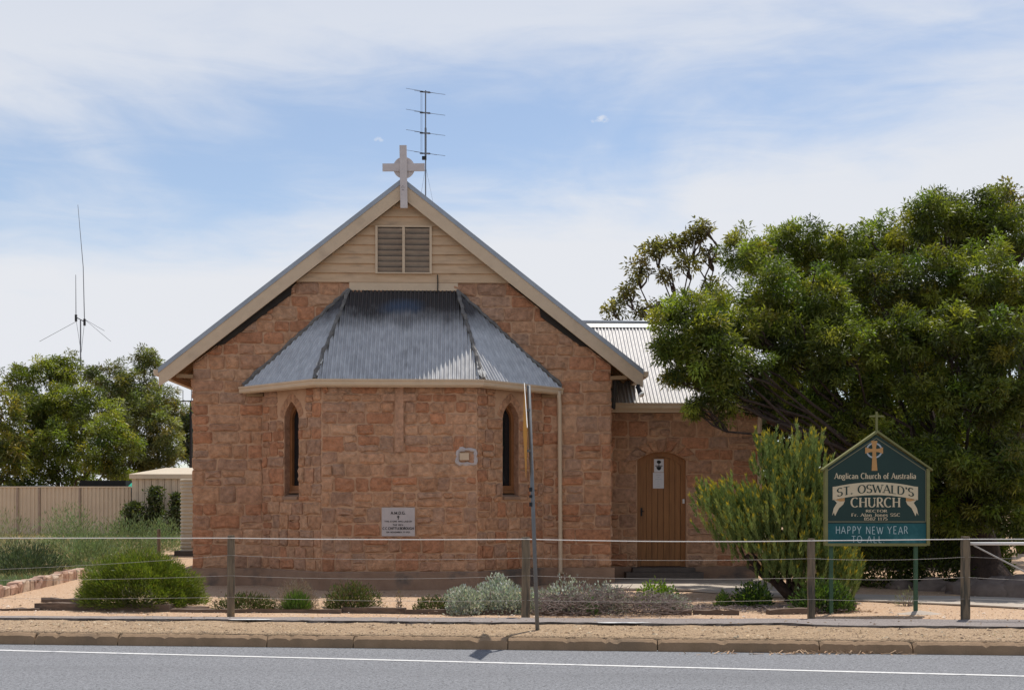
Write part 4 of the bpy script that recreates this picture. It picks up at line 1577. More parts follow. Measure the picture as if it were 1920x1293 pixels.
ant2 = empty('radio_antenna', (at(152, 940, 56).x, 56, 0))
tag(ant2, 'slender whip radio antenna above the trees at left', 'antenna')
zB = lambda py: CH - (py - HY) / F * 56
xB = lambda px: (px - 152) / F * 56
MB().tube([(0, 0, .3), (xB(151), 0, zB(600))], .03, 6).build('mast', M['alu'], ant2)
MB().tube([(xB(158.5), 0, zB(605)), (xB(156), 0, zB(500)), (xB(146), 0, zB(384))], [.022, .017, .010], 6).build('whip', M['alu'], ant2)
MB().tube([(xB(142.5), 0, zB(598)), (xB(142), 0, zB(515))], [.02, .012], 6).build('whip', M['alu'], ant2)
MB().tube([(xB(142), 0, zB(594)), (xB(159), 0, zB(603))], .03, 6).build('cross_bar', M['alu'], ant2)
for a_, b_ in (((142.5, 598), (152, 660)), ((158.5, 603), (152.5, 660)), ((144, 602), (74, 640)), ((158, 598), (208, 640)), ((158, 598), (196, 620))):
    MB().tube([(xB(a_[0]), 0, zB(a_[1])), (xB(b_[0]), 0, zB(b_[1]))], .010, 5).build('radial', M['alu'], ant2)
for px, py in ((142.5, 596), (158.5, 604)):
    MB().box((xB(px), 0, zB(py)), (.09, .09, .32)).build('clamp', M['black'], ant2)

# small bracketed antenna beside the church wall, left
ant3 = empty('pole_antenna', (at(358, 940, 60).x, 60, 0))
tag(ant3, 'thin dark aerial pole with a cross bar beside the church left wall', 'antenna')
zC = lambda py: CH - (py - HY) / F * 60
MB().tube([(0, 0, .3), (0, 0, zC(752))], .07, 6).build('mast', M['black'], ant3)
MB().tube([(-.75, 0, zC(752)), (.3, 0, zC(751))], .035, 5).build('cross_bar', M['alu'], ant3)
for px, top in ((343, 731), (359, 728)):
    MB().tube([((px - 358) / F * 60, 0, zC(770)), ((px - 358) / F * 60, 0, zC(top))], .02, 5).build('whip', M['alu'], ant3)

# =================================================================== FENCE
FP = [(-670, 1150), (-120, 1153), (433, 1155.5), (986, 1159), (1521, 1161), (1810, 1165.5), (2160, 1170), (2720, 1178)]
FT = [998, 1000, 1003, 1006, 1009, 1005, 1006, 1008]
fence = empty('wire_fence', gp(986, 1159))
tag(fence, 'low post and wire fence with round weathered posts along the footpath', 'fence')
FO = fence.location
base, top = [], []
for (px, py), ty in zip(FP, FT):
    b_ = gp(px, py)
    base.append(b_)
    top.append(at(px, ty, b_.y))
for i, (b_, t_) in enumerate(zip(base, top)):
    r = .053 + .006 * (i % 2)
    if i == 5:
        r = .062
    n = 9
    m_ = MB()
    pts = [b_ + Vector((0, 0, -.1)) - FO] + [b_.lerp(Vector((b_.x, b_.y, t_.z)), k / n) - FO + Vector((random.gauss(0, .002), 0, 0)) for k in range(n + 1)]
    m_.tube(pts, [r * 1.05] + [r * random.uniform(.96, 1.03) for _ in range(n)] + [r * .93], 14)
    m_.build('post', M['post'], fence, smooth=False)


def wire_pts(rows, sag, yo=-.055):
    pts = []
    rows = [rows[0] - 2] + list(rows) + [rows[-1] + 3]
    sag = [sag[0]] + list(sag) + [sag[-1]]
    for i in range(len(base) - 1):
        a_, b_ = at(FP[i][0], rows[i], base[i].y), at(FP[i + 1][0], rows[i + 1], base[i + 1].y)
        a_ = a_ + Vector((0, yo, 0))
        b_ = b_ + Vector((0, yo, 0))
        n = 14
        for k in range(n + (i == len(base) - 2)):
            t = k / n
            p = a_.lerp(b_, t)
            p.z -= sag[i] * 4 * t * (1 - t)
            pts.append(p - FO)
    return pts


for rows, sag, rad, mt in (
        ([1008, 1008, 1010, 1013, 1010, 1010], (.0, .012, .02, .0, .0, .0), .0065, 'wire'),
        ([1070, 1040, 1045, 1046, 1043, 1046], (.03, .04, .03, .03, .025, .02), .0024, 'wire2'),
        ([1085, 1078, 1078, 1082, 1081, 1086], (.03, .045, .03, .03, .03, .02), .0024, 'wire2'),
        ([1119, 1118, 1124, 1122, 1121, 1124], (.02, .03, .03, .025, .02, .02), .0022, 'wire2')):
    MB().tube(wire_pts(rows, sag), rad, 5).build('wire', M[mt], fence)
a_ = at(1815, 1018.5, base[5].y) - FO
b_ = at(2160, 1018.5, base[6].y) - FO
MB().tube([a_, b_], .021, 8).build('top_rail', M['wire'], fence, smooth=True)
MB().tube([at(1826, 1022, base[5].y) - FO, at(2000, 1112, (base[5].y + base[6].y) / 2) - FO], .011, 6).build('diagonal_stay', M['wire2'], fence)

# =================================================================== CHURCH SIGN
SY = 16.76
sx0, sx1 = at(1547, 0, SY).x, at(1741, 0, SY).x
scx, sw = (sx0 + sx1) / 2, sx1 - sx0
sz = lambda py: CH - (py - HY) / F * SY
sign = empty('church_sign', (scx, SY, 0))
tag(sign, 'dark green house-shaped church notice board on two green posts', 'sign')
zb, zs_, za_ = sz(1022), sz(878), sz(812)
hw = sw / 2
fix_normals(MB().prism([(-hw + .02, 0, zb + .02), (hw - .02, 0, zb + .02), (hw - .02, 0, zs_), (0, 0, za_ - .02), (-hw + .02, 0, zs_)], (0, .05, 0)).build('board', M['sgreen'], sign))
mb = MB()
mb.box((-hw + .012, .015, (zb + zs_) / 2), (.045, .085, zs_ - zb))
mb.box((hw - .012, .015, (zb + zs_) / 2), (.045, .085, zs_ - zb))
mb.box((0, .014, zb + .012), (sw - .07, .083, .04))
mb.build('frame', M['sframe'], sign)
for s_ in (-1, 1):
    p0, p1 = Vector((0, .0, za_ + .005)), Vector((s_ * (hw + .045), .0, zs_ - .035))
    fix_normals(MB().prism([p0 + Vector((0, -.05, 0)), p1 + Vector((0, -.05, 0)), p1 + Vector((0, -.05, .028)), p0 + Vector((0, -.05, .034))], (0, .13, 0)).build('sign_roof', M['sframe'], sign))
MB().box((0, .01, za_ + .16), (.028, .028, .30)).build('finial_cross', M['sframe'], sign)
MB().box((0, .01, za_ + .245), (.20, .024, .024)).build('finial_cross_arm', M['sframe'], sign)
for px in (1560, 1719):
    x = at(px, 0, SY).x - scx
    MB().box((x, .03 + .02, (zb + .03) / 2), (.05, .05, zb + .03)).build('post', M['sgpost'], sign)
chalk_h = sz(981) - zb - .03
teal = MB().box((0, -.004, zb + .03 + chalk_h / 2), (sw - .075, .012, chalk_h)).build('chalkboard', M['steal'], sign)


def sg(px, py, e=0.0):
    return Vector((at(px, 0, SY).x - scx, -.004 - e, sz(py)))


def smap(x, y, e):
    return Vector((x, -.006 - e, y))


# thin border line
bl = [(1551.5, 977.5), (1735.5, 977.5), (1735.5, 882), (1643, 821), (1551.5, 882)]
m_ = MB()
for i in range(5):
    p, q = sg(*bl[i]), sg(*bl[(i + 1) % 5])
    d = (q - p).normalized()
    n_ = Vector((-d.z, 0, d.x)) * .005
    m_.add([p - n_, q - n_, q + n_, p + n_], [(0, 1, 2, 3)])
m_.build('border_line', M['sline'], sign)
# celtic cross
m_ = MB()
cxp, cyp = 1639, 844
ringp = [(cxp + 15.5 * math.cos(i * math.pi / 14), cyp + 15 * math.sin(i * math.pi / 14)) for i in range(28)]
rin = [(cxp + 12.5 * math.cos(i * math.pi / 14), cyp + 12 * math.sin(i * math.pi / 14)) for i in range(28)]
m_.add([sg(*p) for p in ringp] + [sg(*p) for p in rin], [(i, (i + 1) % 28, (i + 1) % 28 + 28, i + 28) for i in range(28)])
m_.build('emblem_ring', M['sgrey'], sign)
m_ = MB()
for poly, e in (([(1634, 882), (1645, 882), (1642.5, 850), (1642.5, 838), (1645, 826), (1633, 826), (1635.5, 838), (1635.5, 850)], .002),
                ([(1622, 838), (1622, 850), (1632, 847), (1646, 847), (1655.5, 850), (1655.5, 838), (1646, 841), (1632, 841)], .003)):
    tri = tessellate_polygon([[Vector((x, -y, 0)) for x, y in poly]])
    m_.add([sg(x, y, e) for x, y in poly], [tuple(t) for t in tri])
m_.build('emblem_cross', M['stan'], sign)
# ribbon
m_ = MB()
ctr = 1641


def rib(u, k):
    """u -1..1 across, k 0 top 1 bottom"""
    x = ctr + u * 80
    y = 903.5 + 9.5 * u * u + k * 24 + (0 if k else (-1 if abs(u) > .93 else 0))
    return (x, y)


nn = 24
m_.add([sg(*rib(-1 + 2 * i / nn, k), .001) for i in range(nn + 1) for k in (0, 1)], [(2 * i, 2 * i + 1, 2 * i + 3, 2 * i + 2) for i in range(nn)])
for s_ in (-1, 1):
    tl = [(ctr + s_ * x, y) for x, y in ((57, 938), (80, 934), (72, 942), (78, 952), (81, 966), (77.5, 960), (75.5, 967), (68, 952), (60, 945))]
    tri = tessellate_polygon([[Vector((x, -y, 0)) for x, y in tl]])
    m_.add([sg(x, y, .0006) for x, y in tl], [tuple(t) for t in tri])
m_.build('ribbon', M['scream'], sign)
m_ = MB()
for s_ in (-1, 1):
    tl = [(ctr + s_ * x, y) for x, y in ((57, 932.5), (76, 936.5), (80, 934.5), (66, 939.5), (58, 939))]
    tri = tessellate_polygon([[Vector((x, -y, 0)) for x, y in tl]])
    m_.add([sg(x, y, .0018) for x, y in tl], [tuple(t) for t in tri])
m_.build('ribbon_fold', M['stan'], sign)


def sline(text, px, py, cap_px, w_px, **kw):
    k = SY / F
    p = sg(px, py)
    return (lettering(text, cap_px * k, width=w_px * k, **kw), (p.x, p.z))


put_letters('cream_lettering', [
    sline('Anglican Church of Australia', 1641, 897, 10.5, 153, thick=.17, thin=.09),
    sline('CHURCH', 1641.5, 950, 17.5, 93, thick=.17, thin=.07),
    sline('RECTOR', 1643, 959.6, 4.6, 40, thick=.17, thin=.10),
    sline('Fr. Alan Jones SSC', 1642, 967.4, 5.6, 92, thick=.15, thin=.09),
    sline("8582 1175", 1642, 974.7, 5.4, 44, thick=.15, thin=.09),
], smap, M['scream'], sign)
put_letters('dark_lettering', [sline("ST. OSWALD'S", 1641, 923, 15, 144, thick=.15, thin=.06, bend=-.19)], lambda x, y, e: Vector((x, -.0085 - e, y)), M['sgreen'], sign)
put_letters('chalk_lettering', [
    sline('HAPPY NEW YEAR', 1634, 1000, 13.5, 136, thick=.10, thin=.09, serif=False, shaky=.025, track=.16),
    sline('TO ALL.', 1627, 1016.5, 12, 62, thick=.10, thin=.09, serif=False, shaky=.025, track=.2)],
    lambda x, y, e: Vector((x, -.0125 - e, y)), M['chalk'], teal)
# concrete footing
c = gp(1725, 1150)
m_ = MB()
ring = [(c.x + .33 * math.cos(a) * random.uniform(.8, 1.1), c.y + .18 * math.sin(a) * random.uniform(.8, 1.1), 0) for a in [i * math.pi / 8 for i in range(16)]]
m_.add([(c.x, c.y, .05)] + ring, [(0, i + 1, (i + 1) % 16 + 1) for i in range(16)])
fo_ = m_.build('footing', M['concrete'], sign)
fo_.location = -Vector((scx, SY, 0))

# =================================================================== STREET SIGN
b0 = gp(1008, 1183)
ts = empty('warning_sign', b0)
tag(ts, 'leaning grey pole with an edge-on yellow diamond road sign near the kerb', 'road sign')
tp = at(991, 722, b0.y) - b0
MB().tube([(0, 0, -.05), (tp.x * .5, 0, tp.z * .5), (tp.x, 0, tp.z)], .025, 10).build('pole', M['steel'], ts, smooth=True)
cpl = at(989.5, 807, b0.y) - b0 + Vector((-.03, 0, 0))
axis = Vector((tp.x * .55, 0, tp.z)).normalized()
nrm_ = Vector((-math.cos(R(1.7)), -math.sin(R(1.7)), 0))
side = axis.cross(nrm_).normalized()
h_ = .585
dia = [cpl + axis * h_, cpl + side * h_, cpl - axis * h_, cpl - side * h_]
fix_normals(MB().prism(dia, -nrm_ * -.004).build('sign_plate', M['yellow'], ts))
m_ = MB()
near = 1 if dia[1].y < dia[3].y else 3
m_.bar(dia[0], dia[near], .008, .012)
m_.build('plate_edge', M['white'], ts)
for k in (-.25, .25):
    MB().box(cpl + axis * k + Vector((.035, 0, 0)), (.06, .09, .03)).build('clamp', M['steel'], ts)
for py, sz_ in ((917, .05), (930, .035), (945, .05)):
    p = at(999.5, py, b0.y) - b0
    MB().box(p + Vector((-.03, -.01, 0)), (.035, .05, sz_)).build('strap', M['black'], ts)


# =================================================================== LEFT: fence, shed, tank, neighbours
def tin_fence():
    Y = 46.0
    xa, xb = at(-420, 0, Y).x, at(246, 0, Y).x
    root = empty('corrugated_fence', ((xa + xb) / 2, Y, .3))
    tag(root, 'long beige corrugated steel fence behind the weedy garden', 'fence')
    seams = [-420, -330, -240, -150, -60, 33, 74, 150, 246]
    for a_, b_ in zip(seams, seams[1:]):
        x0, x1 = at(a_, 0, Y).x + .01, at(b_, 0, Y).x - .01
        m_ = MB()
        n = int((x1 - x0) / .16) * 6
        V = []
        for i in range(n + 1):
            x = x0 + (x1 - x0) * i / n
            tt = (x / .16) % 1
            w = .019 * max(-1, min(1, 2.2 * math.sin(2 * math.pi * tt)))
            for z in (-.1, 1.86):
                V.append((x - root.location.x, w, z))
        m_.add(V, [(2 * i, 2 * i + 2, 2 * i + 3, 2 * i + 1) for i in range(n)])
        m_.build('fence_sheet', M['cream_tin'], root)
    MB().box((0, 0, 1.875), (xb - xa, .08, .05)).build('top_capping', M['cream_tin'], root)
    for px in seams[1:-1]:
        MB().box((at(px, 0, Y).x - root.location.x, -.03, .87), (.07, .05, 1.94)).build('post', M['slat'], root)


tin_fence()


def garden_shed():
    Y = 44.6
    xa, xb = at(247, 0, Y).x, at(420, 0, Y).x
    root = empty('garden_shed', ((xa + xb) / 2, Y + 1.5, .3))
    tag(root, 'beige steel garden shed with low pale roof beside the church', 'shed')
    hwid = (xb - xa) / 2
    h = CH - (893 - HY) / F * Y - .3
    npan = 14
    for k in range(npan):
        w = 2 * hwid / npan
        m_ = MB().box((-hwid + (k + .5) * w, -1.5, h / 2), (w - .025, .03, h)).box((-hwid + (k + .5) * w, -1.52, h / 2), (w * .35, .02, h - .01))
        m_.build('wall_panel', M['cream_tin'], root)
    MB().box((0, .02, h / 2), (2 * hwid - .01, 2.98, h - .01)).build('wall', M['cream_tin'], root)
    MB().box((0, -1.58, h + .0), (2 * hwid + .12, .10, .17)).build('fascia', M['cream_tin'], root)
    zt = CH - (879.5 - HY) / F * (Y + 1.6) - .3
    m_ = MB()
    V = [(-hwid - .08, -1.62, h + .09), (hwid + .08, -1.62, h + .09), (hwid, .0, zt + .06), (-hwid + .85, .0, zt + .06), (-hwid - .08, 1.6, h + .09), (hwid + .08, 1.6, h + .09)]
    m_.add(V, [(0, 1, 2, 3), (3, 2, 5, 4), (0, 3, 4)])
    m_.build('roof', M['cream_tin'], root)


garden_shed()


def tank():
    Y = 33.0
    xa = at(336, 0, Y).x
    root = empty('water_tank', (xa + .75, Y + .6, .08))
    tag(root, 'cream ribbed rainwater tank against the church left side', 'tank')
    zt = CH - (897 - HY) / F * Y - .08
    MB().box((0, 0, .06), (1.7, 1.5, .16)).build('base', M['step'], root)
    plan = []
    rr = .16
    for cx_, cy_, a0 in ((.75 - rr, -.6 + rr, -90), (.75 - rr, .6 - rr, 0), (-.75 + rr, .6 - rr, 90), (-.75 + rr, -.6 + rr, 180)):
        for k in range(6):
            a = R(a0 + 90 * k / 5)
            plan.append((cx_ + rr * math.cos(a), cy_ + rr * math.sin(a)))
    n = len(plan)
    V, Fs = [], []
    lev = int((zt - .14) / .105 * 6)
    for j in range(lev + 1):
        z = .14 + (zt - .14) * j / lev
        s_ = .020 * math.sin(2 * math.pi * z / .105)
        for x, y in plan:
            l = math.hypot(x, y)
            V.append((x + x / l * s_, y + y / l * s_, z))
    for j in range(lev):
        for i in range(n):
            Fs.append((j * n + i, j * n + (i + 1) % n, (j + 1) * n + (i + 1) % n, (j + 1) * n + i))
    Fs.append(tuple(lev * n + i for i in range(n)))
    MB().add(V, Fs).build('tank_body', M['cream_tin'], root, smooth=False)


tank()


def house(name, px0, px1, Y, py_eave, py_ridge, depth, wallm, roofm, label):
    x0, x1 = at(px0, 0, Y).x, at(px1, 0, Y).x
    root = empty(name, ((x0 + x1) / 2, Y + depth / 2, .3))
    tag(root, label, 'house')
    hw_ = (x1 - x0) / 2
    ze = CH - (py_eave - HY) / F * Y - .3
    zr_ = CH - (py_ridge - HY) / F * (Y + depth / 2) - .3
    MB().box((0, 0, ze / 2), (2 * hw_ - .6, depth - .6, ze)).build('wall', wallm, root)
    m_ = MB()
    m_.add([(-hw_, -depth / 2, ze), (hw_, -depth / 2, ze), (hw_ - .5, 0, zr_), (-hw_ + .5, 0, zr_), (-hw_, depth / 2, ze), (hw_, depth / 2, ze)], [(0, 1, 2, 3), (3, 2, 5, 4), (0, 3, 4), (1, 5, 2)])
    m_.build('roof', roofm, root)
    MB().box((0, -depth / 2 + .02, ze - .06), (2 * hw_, .06, .14)).build('fascia', M['white'], root)


house('neighbour_house', 315, 470, 78, 880, 862, 8, M['slat'], M['roofshade'], 'distant house with pale green-grey roof glimpsed beside the church')
house('neighbour_carport', -120, 92, 49.5, 915, 909.5, 3.0, M['slat'], M['white'], 'low pale roof showing just above the fence at far left')
sh = empty('shade_shelter', at(205, 940, 49))
tag(sh, 'dark shade-cloth shelter behind the fence under the trees', 'shelter')
MB().box((0, 0, .62), (1.9, 1.6, .50)).build('shade_cloth', M['netting'], sh)
for sx in (-.9, .9):
    MB().box((sx, 0, -.4), (.08, .08, 1.9)).build('post', M['dark'], sh)
p = at(231, 909, 48.3)
tp_ = MB().add([(p.x - .28, p.y, p.z - .03), (p.x + .35, p.y, p.z - .09), (p.x + .35, p.y + .6, p.z + .10), (p.x - .33, p.y + .6, p.z + .10), (p.x + .1, p.y - .05, p.z - .14)], [(0, 4, 1, 2, 3)])
tag(tp_.build('green_tarp', M['tarp']), 'small bright green tarpaulin edge above the beige fence', 'tarpaulin')

# stone edging of the left garden bed
ea, eb = gp(-20, 1123), gp(150, 1082)
ed = (eb - ea).normalized()
edge = empty('stone_edging', ea)
tag(edge, 'row of rough pink stone blocks edging the weedy garden', 'edging')
s = 0
tot = (eb - ea).length
an = math.atan2(ed.y, ed.x)
while s < tot:
    ln = random.uniform(.22, .48)
    h = random.uniform(.15, .22)
    V = []
    for z in (0, h * .8, h):
        q = 1.0 if z < h else .86
        for u, w in ((-.5, -.5), (.0, -.52), (.5, -.5), (.5, .5), (0, .52), (-.5, .5)):
            V.append(Vector(((s + ln / 2 + u * (ln - .03) * q) + random.gauss(0, .008), w * .2 * q + random.gauss(0, .008), z + random.gauss(0, .008))))
    Mr = Matrix.Rotation(an, 3, 'Z')
    V = [Mr @ v for v in V]
    o = MB().add(V, [(k * 6 + i, k * 6 + (i + 1) % 6, (k + 1) * 6 + (i + 1) % 6, (k + 1) * 6 + i) for k in range(2) for i in range(6)] + [tuple(12 + i for i in range(6))]).build('block', M['edgestone'], edge)
    colour_mesh(o, [(*(np.array(random.choice([(.42, .27, .2), (.5, .36, .27), (.38, .25, .19), (.55, .43, .33)])) * random.uniform(.85, 1.1)), 1)] * len(o.data.vertices))
    s += ln

# garden timbers
SLP = [(0, 1143.5, 75, 1143.5, .05, .05, 'thin grey timber edging strip at the far left of the yard'),
       (70, 1142, 322, 1145, .17, .13, 'thick old red-brown sleeper in front of the round bush'),
       (82, 1136, 185, 1139.5, .08, .05, 'thin plank lying on the sleeper by the round bush'),
       (322, 1146, 425, 1147, .07, .05, 'thin edging timber between round bush and first fence post'),
       (345, 1142.5, 390, 1143, .08, .05, 'short dark timber offcut right of the round bush'),
       (425, 1148, 640, 1149, .09, .06, 'long thin edging timber in front of the three low plants'),
       (642, 1147.5, 760, 1149.5, .13, .10, 'log end of edging timber by the flowering low plant'),
       (760, 1150, 965, 1151, .10, .07, 'edging timber in front of the silver bush left half'),
       (1010, 1152, 1110, 1153, .08, .05, 'short edging timber below the dead twigs'),
       (1240, 1152, 1296, 1152, .11, .09, 'short edging block right of the silver bush'),
       (1300, 1151.5, 1385, 1152, .11, .09, 'edging block in front of the mulch bed'),
       (1440, 1151, 1530, 1148, .12, .08, 'edging timber beneath the yellow-tipped bush'),
       (1535, 1147, 1600, 1138, .12, .08, 'edging timber behind the church sign left post')]
for x0, y0, x1, y1, h, w, lab in SLP:
    a_, b_ = gp(x0, y0), gp(x1, y1)
    n = 6
    m_ = MB()
    d_ = (b_ - a_)
    nn_ = Vector((-d_.y, d_.x, 0)).normalized()
    V = []
    zoff = .085 if 'lying' in lab else 0
    for k in range(n + 1):
        c = a_.lerp(b_, k / n)
        for u, z in ((-.5, -.02), (.5, -.02), (.5, h * .62), (-.5, h * .62)):
            V.append(c + nn_ * (u * max(w, .09) * 1.3) + Vector((0, 0, z + zoff + random.gauss(0, .006))))
    m_.add([v - a_ for v in V], [(k * 4 + i, k * 4 + (i + 1) % 4, (k + 1) * 4 + (i + 1) % 4, (k + 1) * 4 + i) for k in range(n) for i in range(4)] + [(0, 1, 2, 3), tuple(n * 4 + i for i in (3, 2, 1, 0))])
    tag(fix_normals(m_.build('garden_timber', M['sleeper'], loc=a_)), lab, 'timber', 'timbers edging the garden beds')


# =================================================================== TREES
def blobs_px(lst, zs=1.0):
    out = []
    for px, py, r, Y in lst:
        c = at(px, py, Y)
        rr = r / F * Y
        out.append((c.x, c.y, c.z, rr * random.uniform(.82, 1.02), rr, rr * random.uniform(.72, 1.0) * zs))
    return out


def tree(name, label, base_px, baseY, blobs, cols, leaf, dens, trunk_r, fork=.35, sub=.36, zb=0.0, limbs=True, lean=0, fill=.5, group=None, tufts=1.1):
    b_ = at(base_px, 0, baseY)
    b_.z = zb
    root = empty(name, b_)
    tag(root, label, 'tree', group)
    cz = sum(q[2] for q in blobs) / len(blobs)
    cx_ = sum(q[0] for q in blobs) / len(blobs)
    cy_ = sum(q[1] for q in blobs) / len(blobs)
    fk = Vector((b_.x + (cx_ - b_.x) * .2 + lean, b_.y + (cy_ - b_.y) * .2, zb + (cz - zb) * fork))
    m_ = MB()
    limb(m_, Vector((0, 0, -.1)), fk - b_, trunk_r * 1.25, trunk_r * .8, .10, 7, 10)
    tr = m_.build('trunk', M['bark'], root, smooth=True)
    m_ = MB()
    for q in blobs:
        tgt = Vector(q[:3])
        if random.random() < .85:
            pts = limb(m_, fk - b_, tgt - b_, min(.05, trunk_r * .3), .014, .16, 7, 6)
            for _ in range(4):
                e = tgt + Vector((random.gauss(0, .6) * q[3], random.gauss(0, .6) * q[4], random.uniform(-.2, .8) * q[5]))
                limb(m_, pts[-2], e - b_, .03, .007, .15, 4, 4)
    m_.build('branch', M['bark'], root, smooth=True)
    o = crown('crown', [(q[0] - b_.x, q[1] - b_.y, q[2] - b_.z, q[3], q[4], q[5]) for q in blobs], dens, leaf, cols, root, sub=sub, fill=fill, tufts=tufts)
    return root


G1 = [(.128, .158, .023), (.094, .12, .019), (.168, .19, .027), (.066, .088, .016), (.21, .21, .032), (.14, .166, .024)]
G2 = [(.135, .155, .05), (.105, .125, .042), (.16, .175, .055), (.085, .10, .035)]
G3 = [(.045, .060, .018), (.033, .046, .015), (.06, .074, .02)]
OL = [(.15, .135, .035), (.11, .10, .028), (.18, .16, .04), (.085, .08, .025)]

big = blobs_px([
    (1735, 398, 45, 23), (1770, 420, 60, 23.5), (1840, 410, 55, 23.5), (1905, 430, 60, 23), (1650, 450, 50, 23.5), (1590, 470, 52, 23), (1520, 462, 48, 23.5), (1470, 455, 45, 23.5),
    (1425, 490, 48, 23), (1390, 470, 36, 24), (1450, 550, 62, 22), (1540, 560, 68, 21.5), (1640, 545, 66, 22), (1740, 520, 66, 22), (1840, 510, 62, 21.5), (1915, 540, 60, 21.5),
    (1300, 600, 48, 21.2), (1350, 585, 45, 22), (1400, 620, 52, 21.5), (1270, 655, 40, 21), (1325, 665, 52, 20.8), (1385, 690, 52, 20.8), (1290, 705, 34, 21), (1345, 728, 40, 21), (1405, 735, 30, 21.4),
    (1480, 640, 58, 21.5), (1570, 655, 64, 21), (1670, 640, 66, 21), (1770, 630, 66, 20.8), (1870, 640, 66, 20.6), (1460, 715, 36, 22), (1540, 735, 48, 22), (1640, 735, 58, 21.8), (1740, 735, 62, 21), (1840, 750, 66, 20.6), (1925, 750, 60, 20.4),
    (1590, 800, 40, 23), (1690, 815, 48, 22.5), (1780, 830, 55, 21.6), (1870, 850, 58, 20.8), (1930, 870, 50, 20.4), (1810, 920, 42, 22), (1900, 940, 40, 21),
    (1990, 470, 60, 23), (2000, 570, 66, 22), (2010, 680, 66, 21.5), (2080, 620, 60, 22.5), (2070, 740, 56, 22), (2010, 800, 56, 21.5), (2060, 520, 50, 24),
    (1252, 600, 32, 21), (1246, 650, 28, 20.9), (1300, 755, 26, 21), (1370, 760, 26, 21.2), (1262, 700, 26, 20.9), (1330, 620, 40, 20.8), (1440, 750, 28, 21.6),
    (1500, 780, 36, 22.5), (1570, 800, 40, 21.6), (1650, 830, 45, 21), (1740, 860, 45, 20.6), (1820, 880, 50, 20.2), (1900, 880, 50, 20), (1680, 900, 40, 21.6), (1760, 930, 40, 21.2), (1865, 950, 42, 20.4), (1925, 990, 42, 20.2), (1800, 980, 34, 21),
    (1440, 590, 50, 24.5), (1520, 520, 55, 24.5), (1620, 500, 55, 25), (1700, 460, 55, 25), (1800, 460, 60, 25), (1600, 600, 60, 24.5), (1700, 590, 60, 24.5), (1810, 580, 60, 24.5), (1900, 590, 60, 24.5),
    (1480, 690, 45, 24.5), (1620, 690, 55, 24.5), (1720, 690, 60, 24.5), (1830, 700, 60, 24.5), (1540, 690, 45, 23.5), (1660, 790, 50, 25), (1760, 790, 55, 25), (1860, 800, 60, 25), (1920, 820, 50, 24), (1720, 850, 45, 24.5), (1690, 900, 40, 25), (1760, 900, 45, 25), (1850, 900, 45, 24), (1915, 910, 45, 24)])
tree('spreading_tree', 'large dense green tree overhanging the porch roof at right', 1862, 21.4, big, G1, (.10, .027), 1250, .32, fork=.30, sub=.30, fill=.4)
# heavy limb reaching behind the porch corner
root = bpy.data.objects['spreading_tree']
m_ = MB()
tb = root.location
m_.tube([at(1850, 960, 21.6) - tb, at(1720, 870, 23.0) - tb, at(1600, 830, 24.5) - tb, at(1500, 810, 25.2) - tb, at(1440, 785, 25.4) - tb], [.20, .17, .15, .13, .09], 8)
m_.build('limb', M['bark'], root, smooth=True)

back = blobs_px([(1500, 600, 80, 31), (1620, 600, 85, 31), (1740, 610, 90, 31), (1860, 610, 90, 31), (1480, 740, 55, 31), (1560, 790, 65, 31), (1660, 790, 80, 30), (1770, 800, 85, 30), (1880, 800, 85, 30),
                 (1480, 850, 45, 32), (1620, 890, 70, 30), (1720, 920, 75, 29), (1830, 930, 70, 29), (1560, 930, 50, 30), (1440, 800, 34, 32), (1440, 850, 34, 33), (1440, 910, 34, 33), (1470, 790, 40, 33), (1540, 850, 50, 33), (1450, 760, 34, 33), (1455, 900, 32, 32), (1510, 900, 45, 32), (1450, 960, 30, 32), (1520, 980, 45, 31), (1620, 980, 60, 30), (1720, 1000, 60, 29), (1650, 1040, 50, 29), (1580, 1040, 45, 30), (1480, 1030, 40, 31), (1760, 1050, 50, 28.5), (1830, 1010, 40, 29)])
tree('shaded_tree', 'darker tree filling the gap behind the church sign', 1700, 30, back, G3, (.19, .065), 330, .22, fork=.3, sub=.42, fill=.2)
sparse = blobs_px([(1150, 575, 22, 31), (1178, 545, 22, 31), (1200, 505, 24, 31), (1225, 470, 28, 31), (1265, 460, 27, 31), (1300, 440, 27, 31), (1322, 425, 20, 31), (1290, 495, 22, 31), (1250, 515, 20, 31), (1330, 480, 18, 31), (1240, 575, 22, 31), (1205, 585, 16, 31), (1340, 540, 22, 31)])
tree('sparse_tree', 'thin-leaved olive tree rising behind the porch ridge', 1345, 31.5, sparse, OL, (.14, .05), 290, .13, fork=.55, sub=.34, fill=.2)
tr2 = blobs_px([(1870, 375, 26, 34), (1900, 365, 30, 34), (1935, 395, 40, 34)])
tree('sparse_tree', 'small olive treetop at the upper right corner above the big tree', 1920, 34, tr2, OL, (.16, .06), 150, .15, fork=.6, sub=.4, fill=.2)

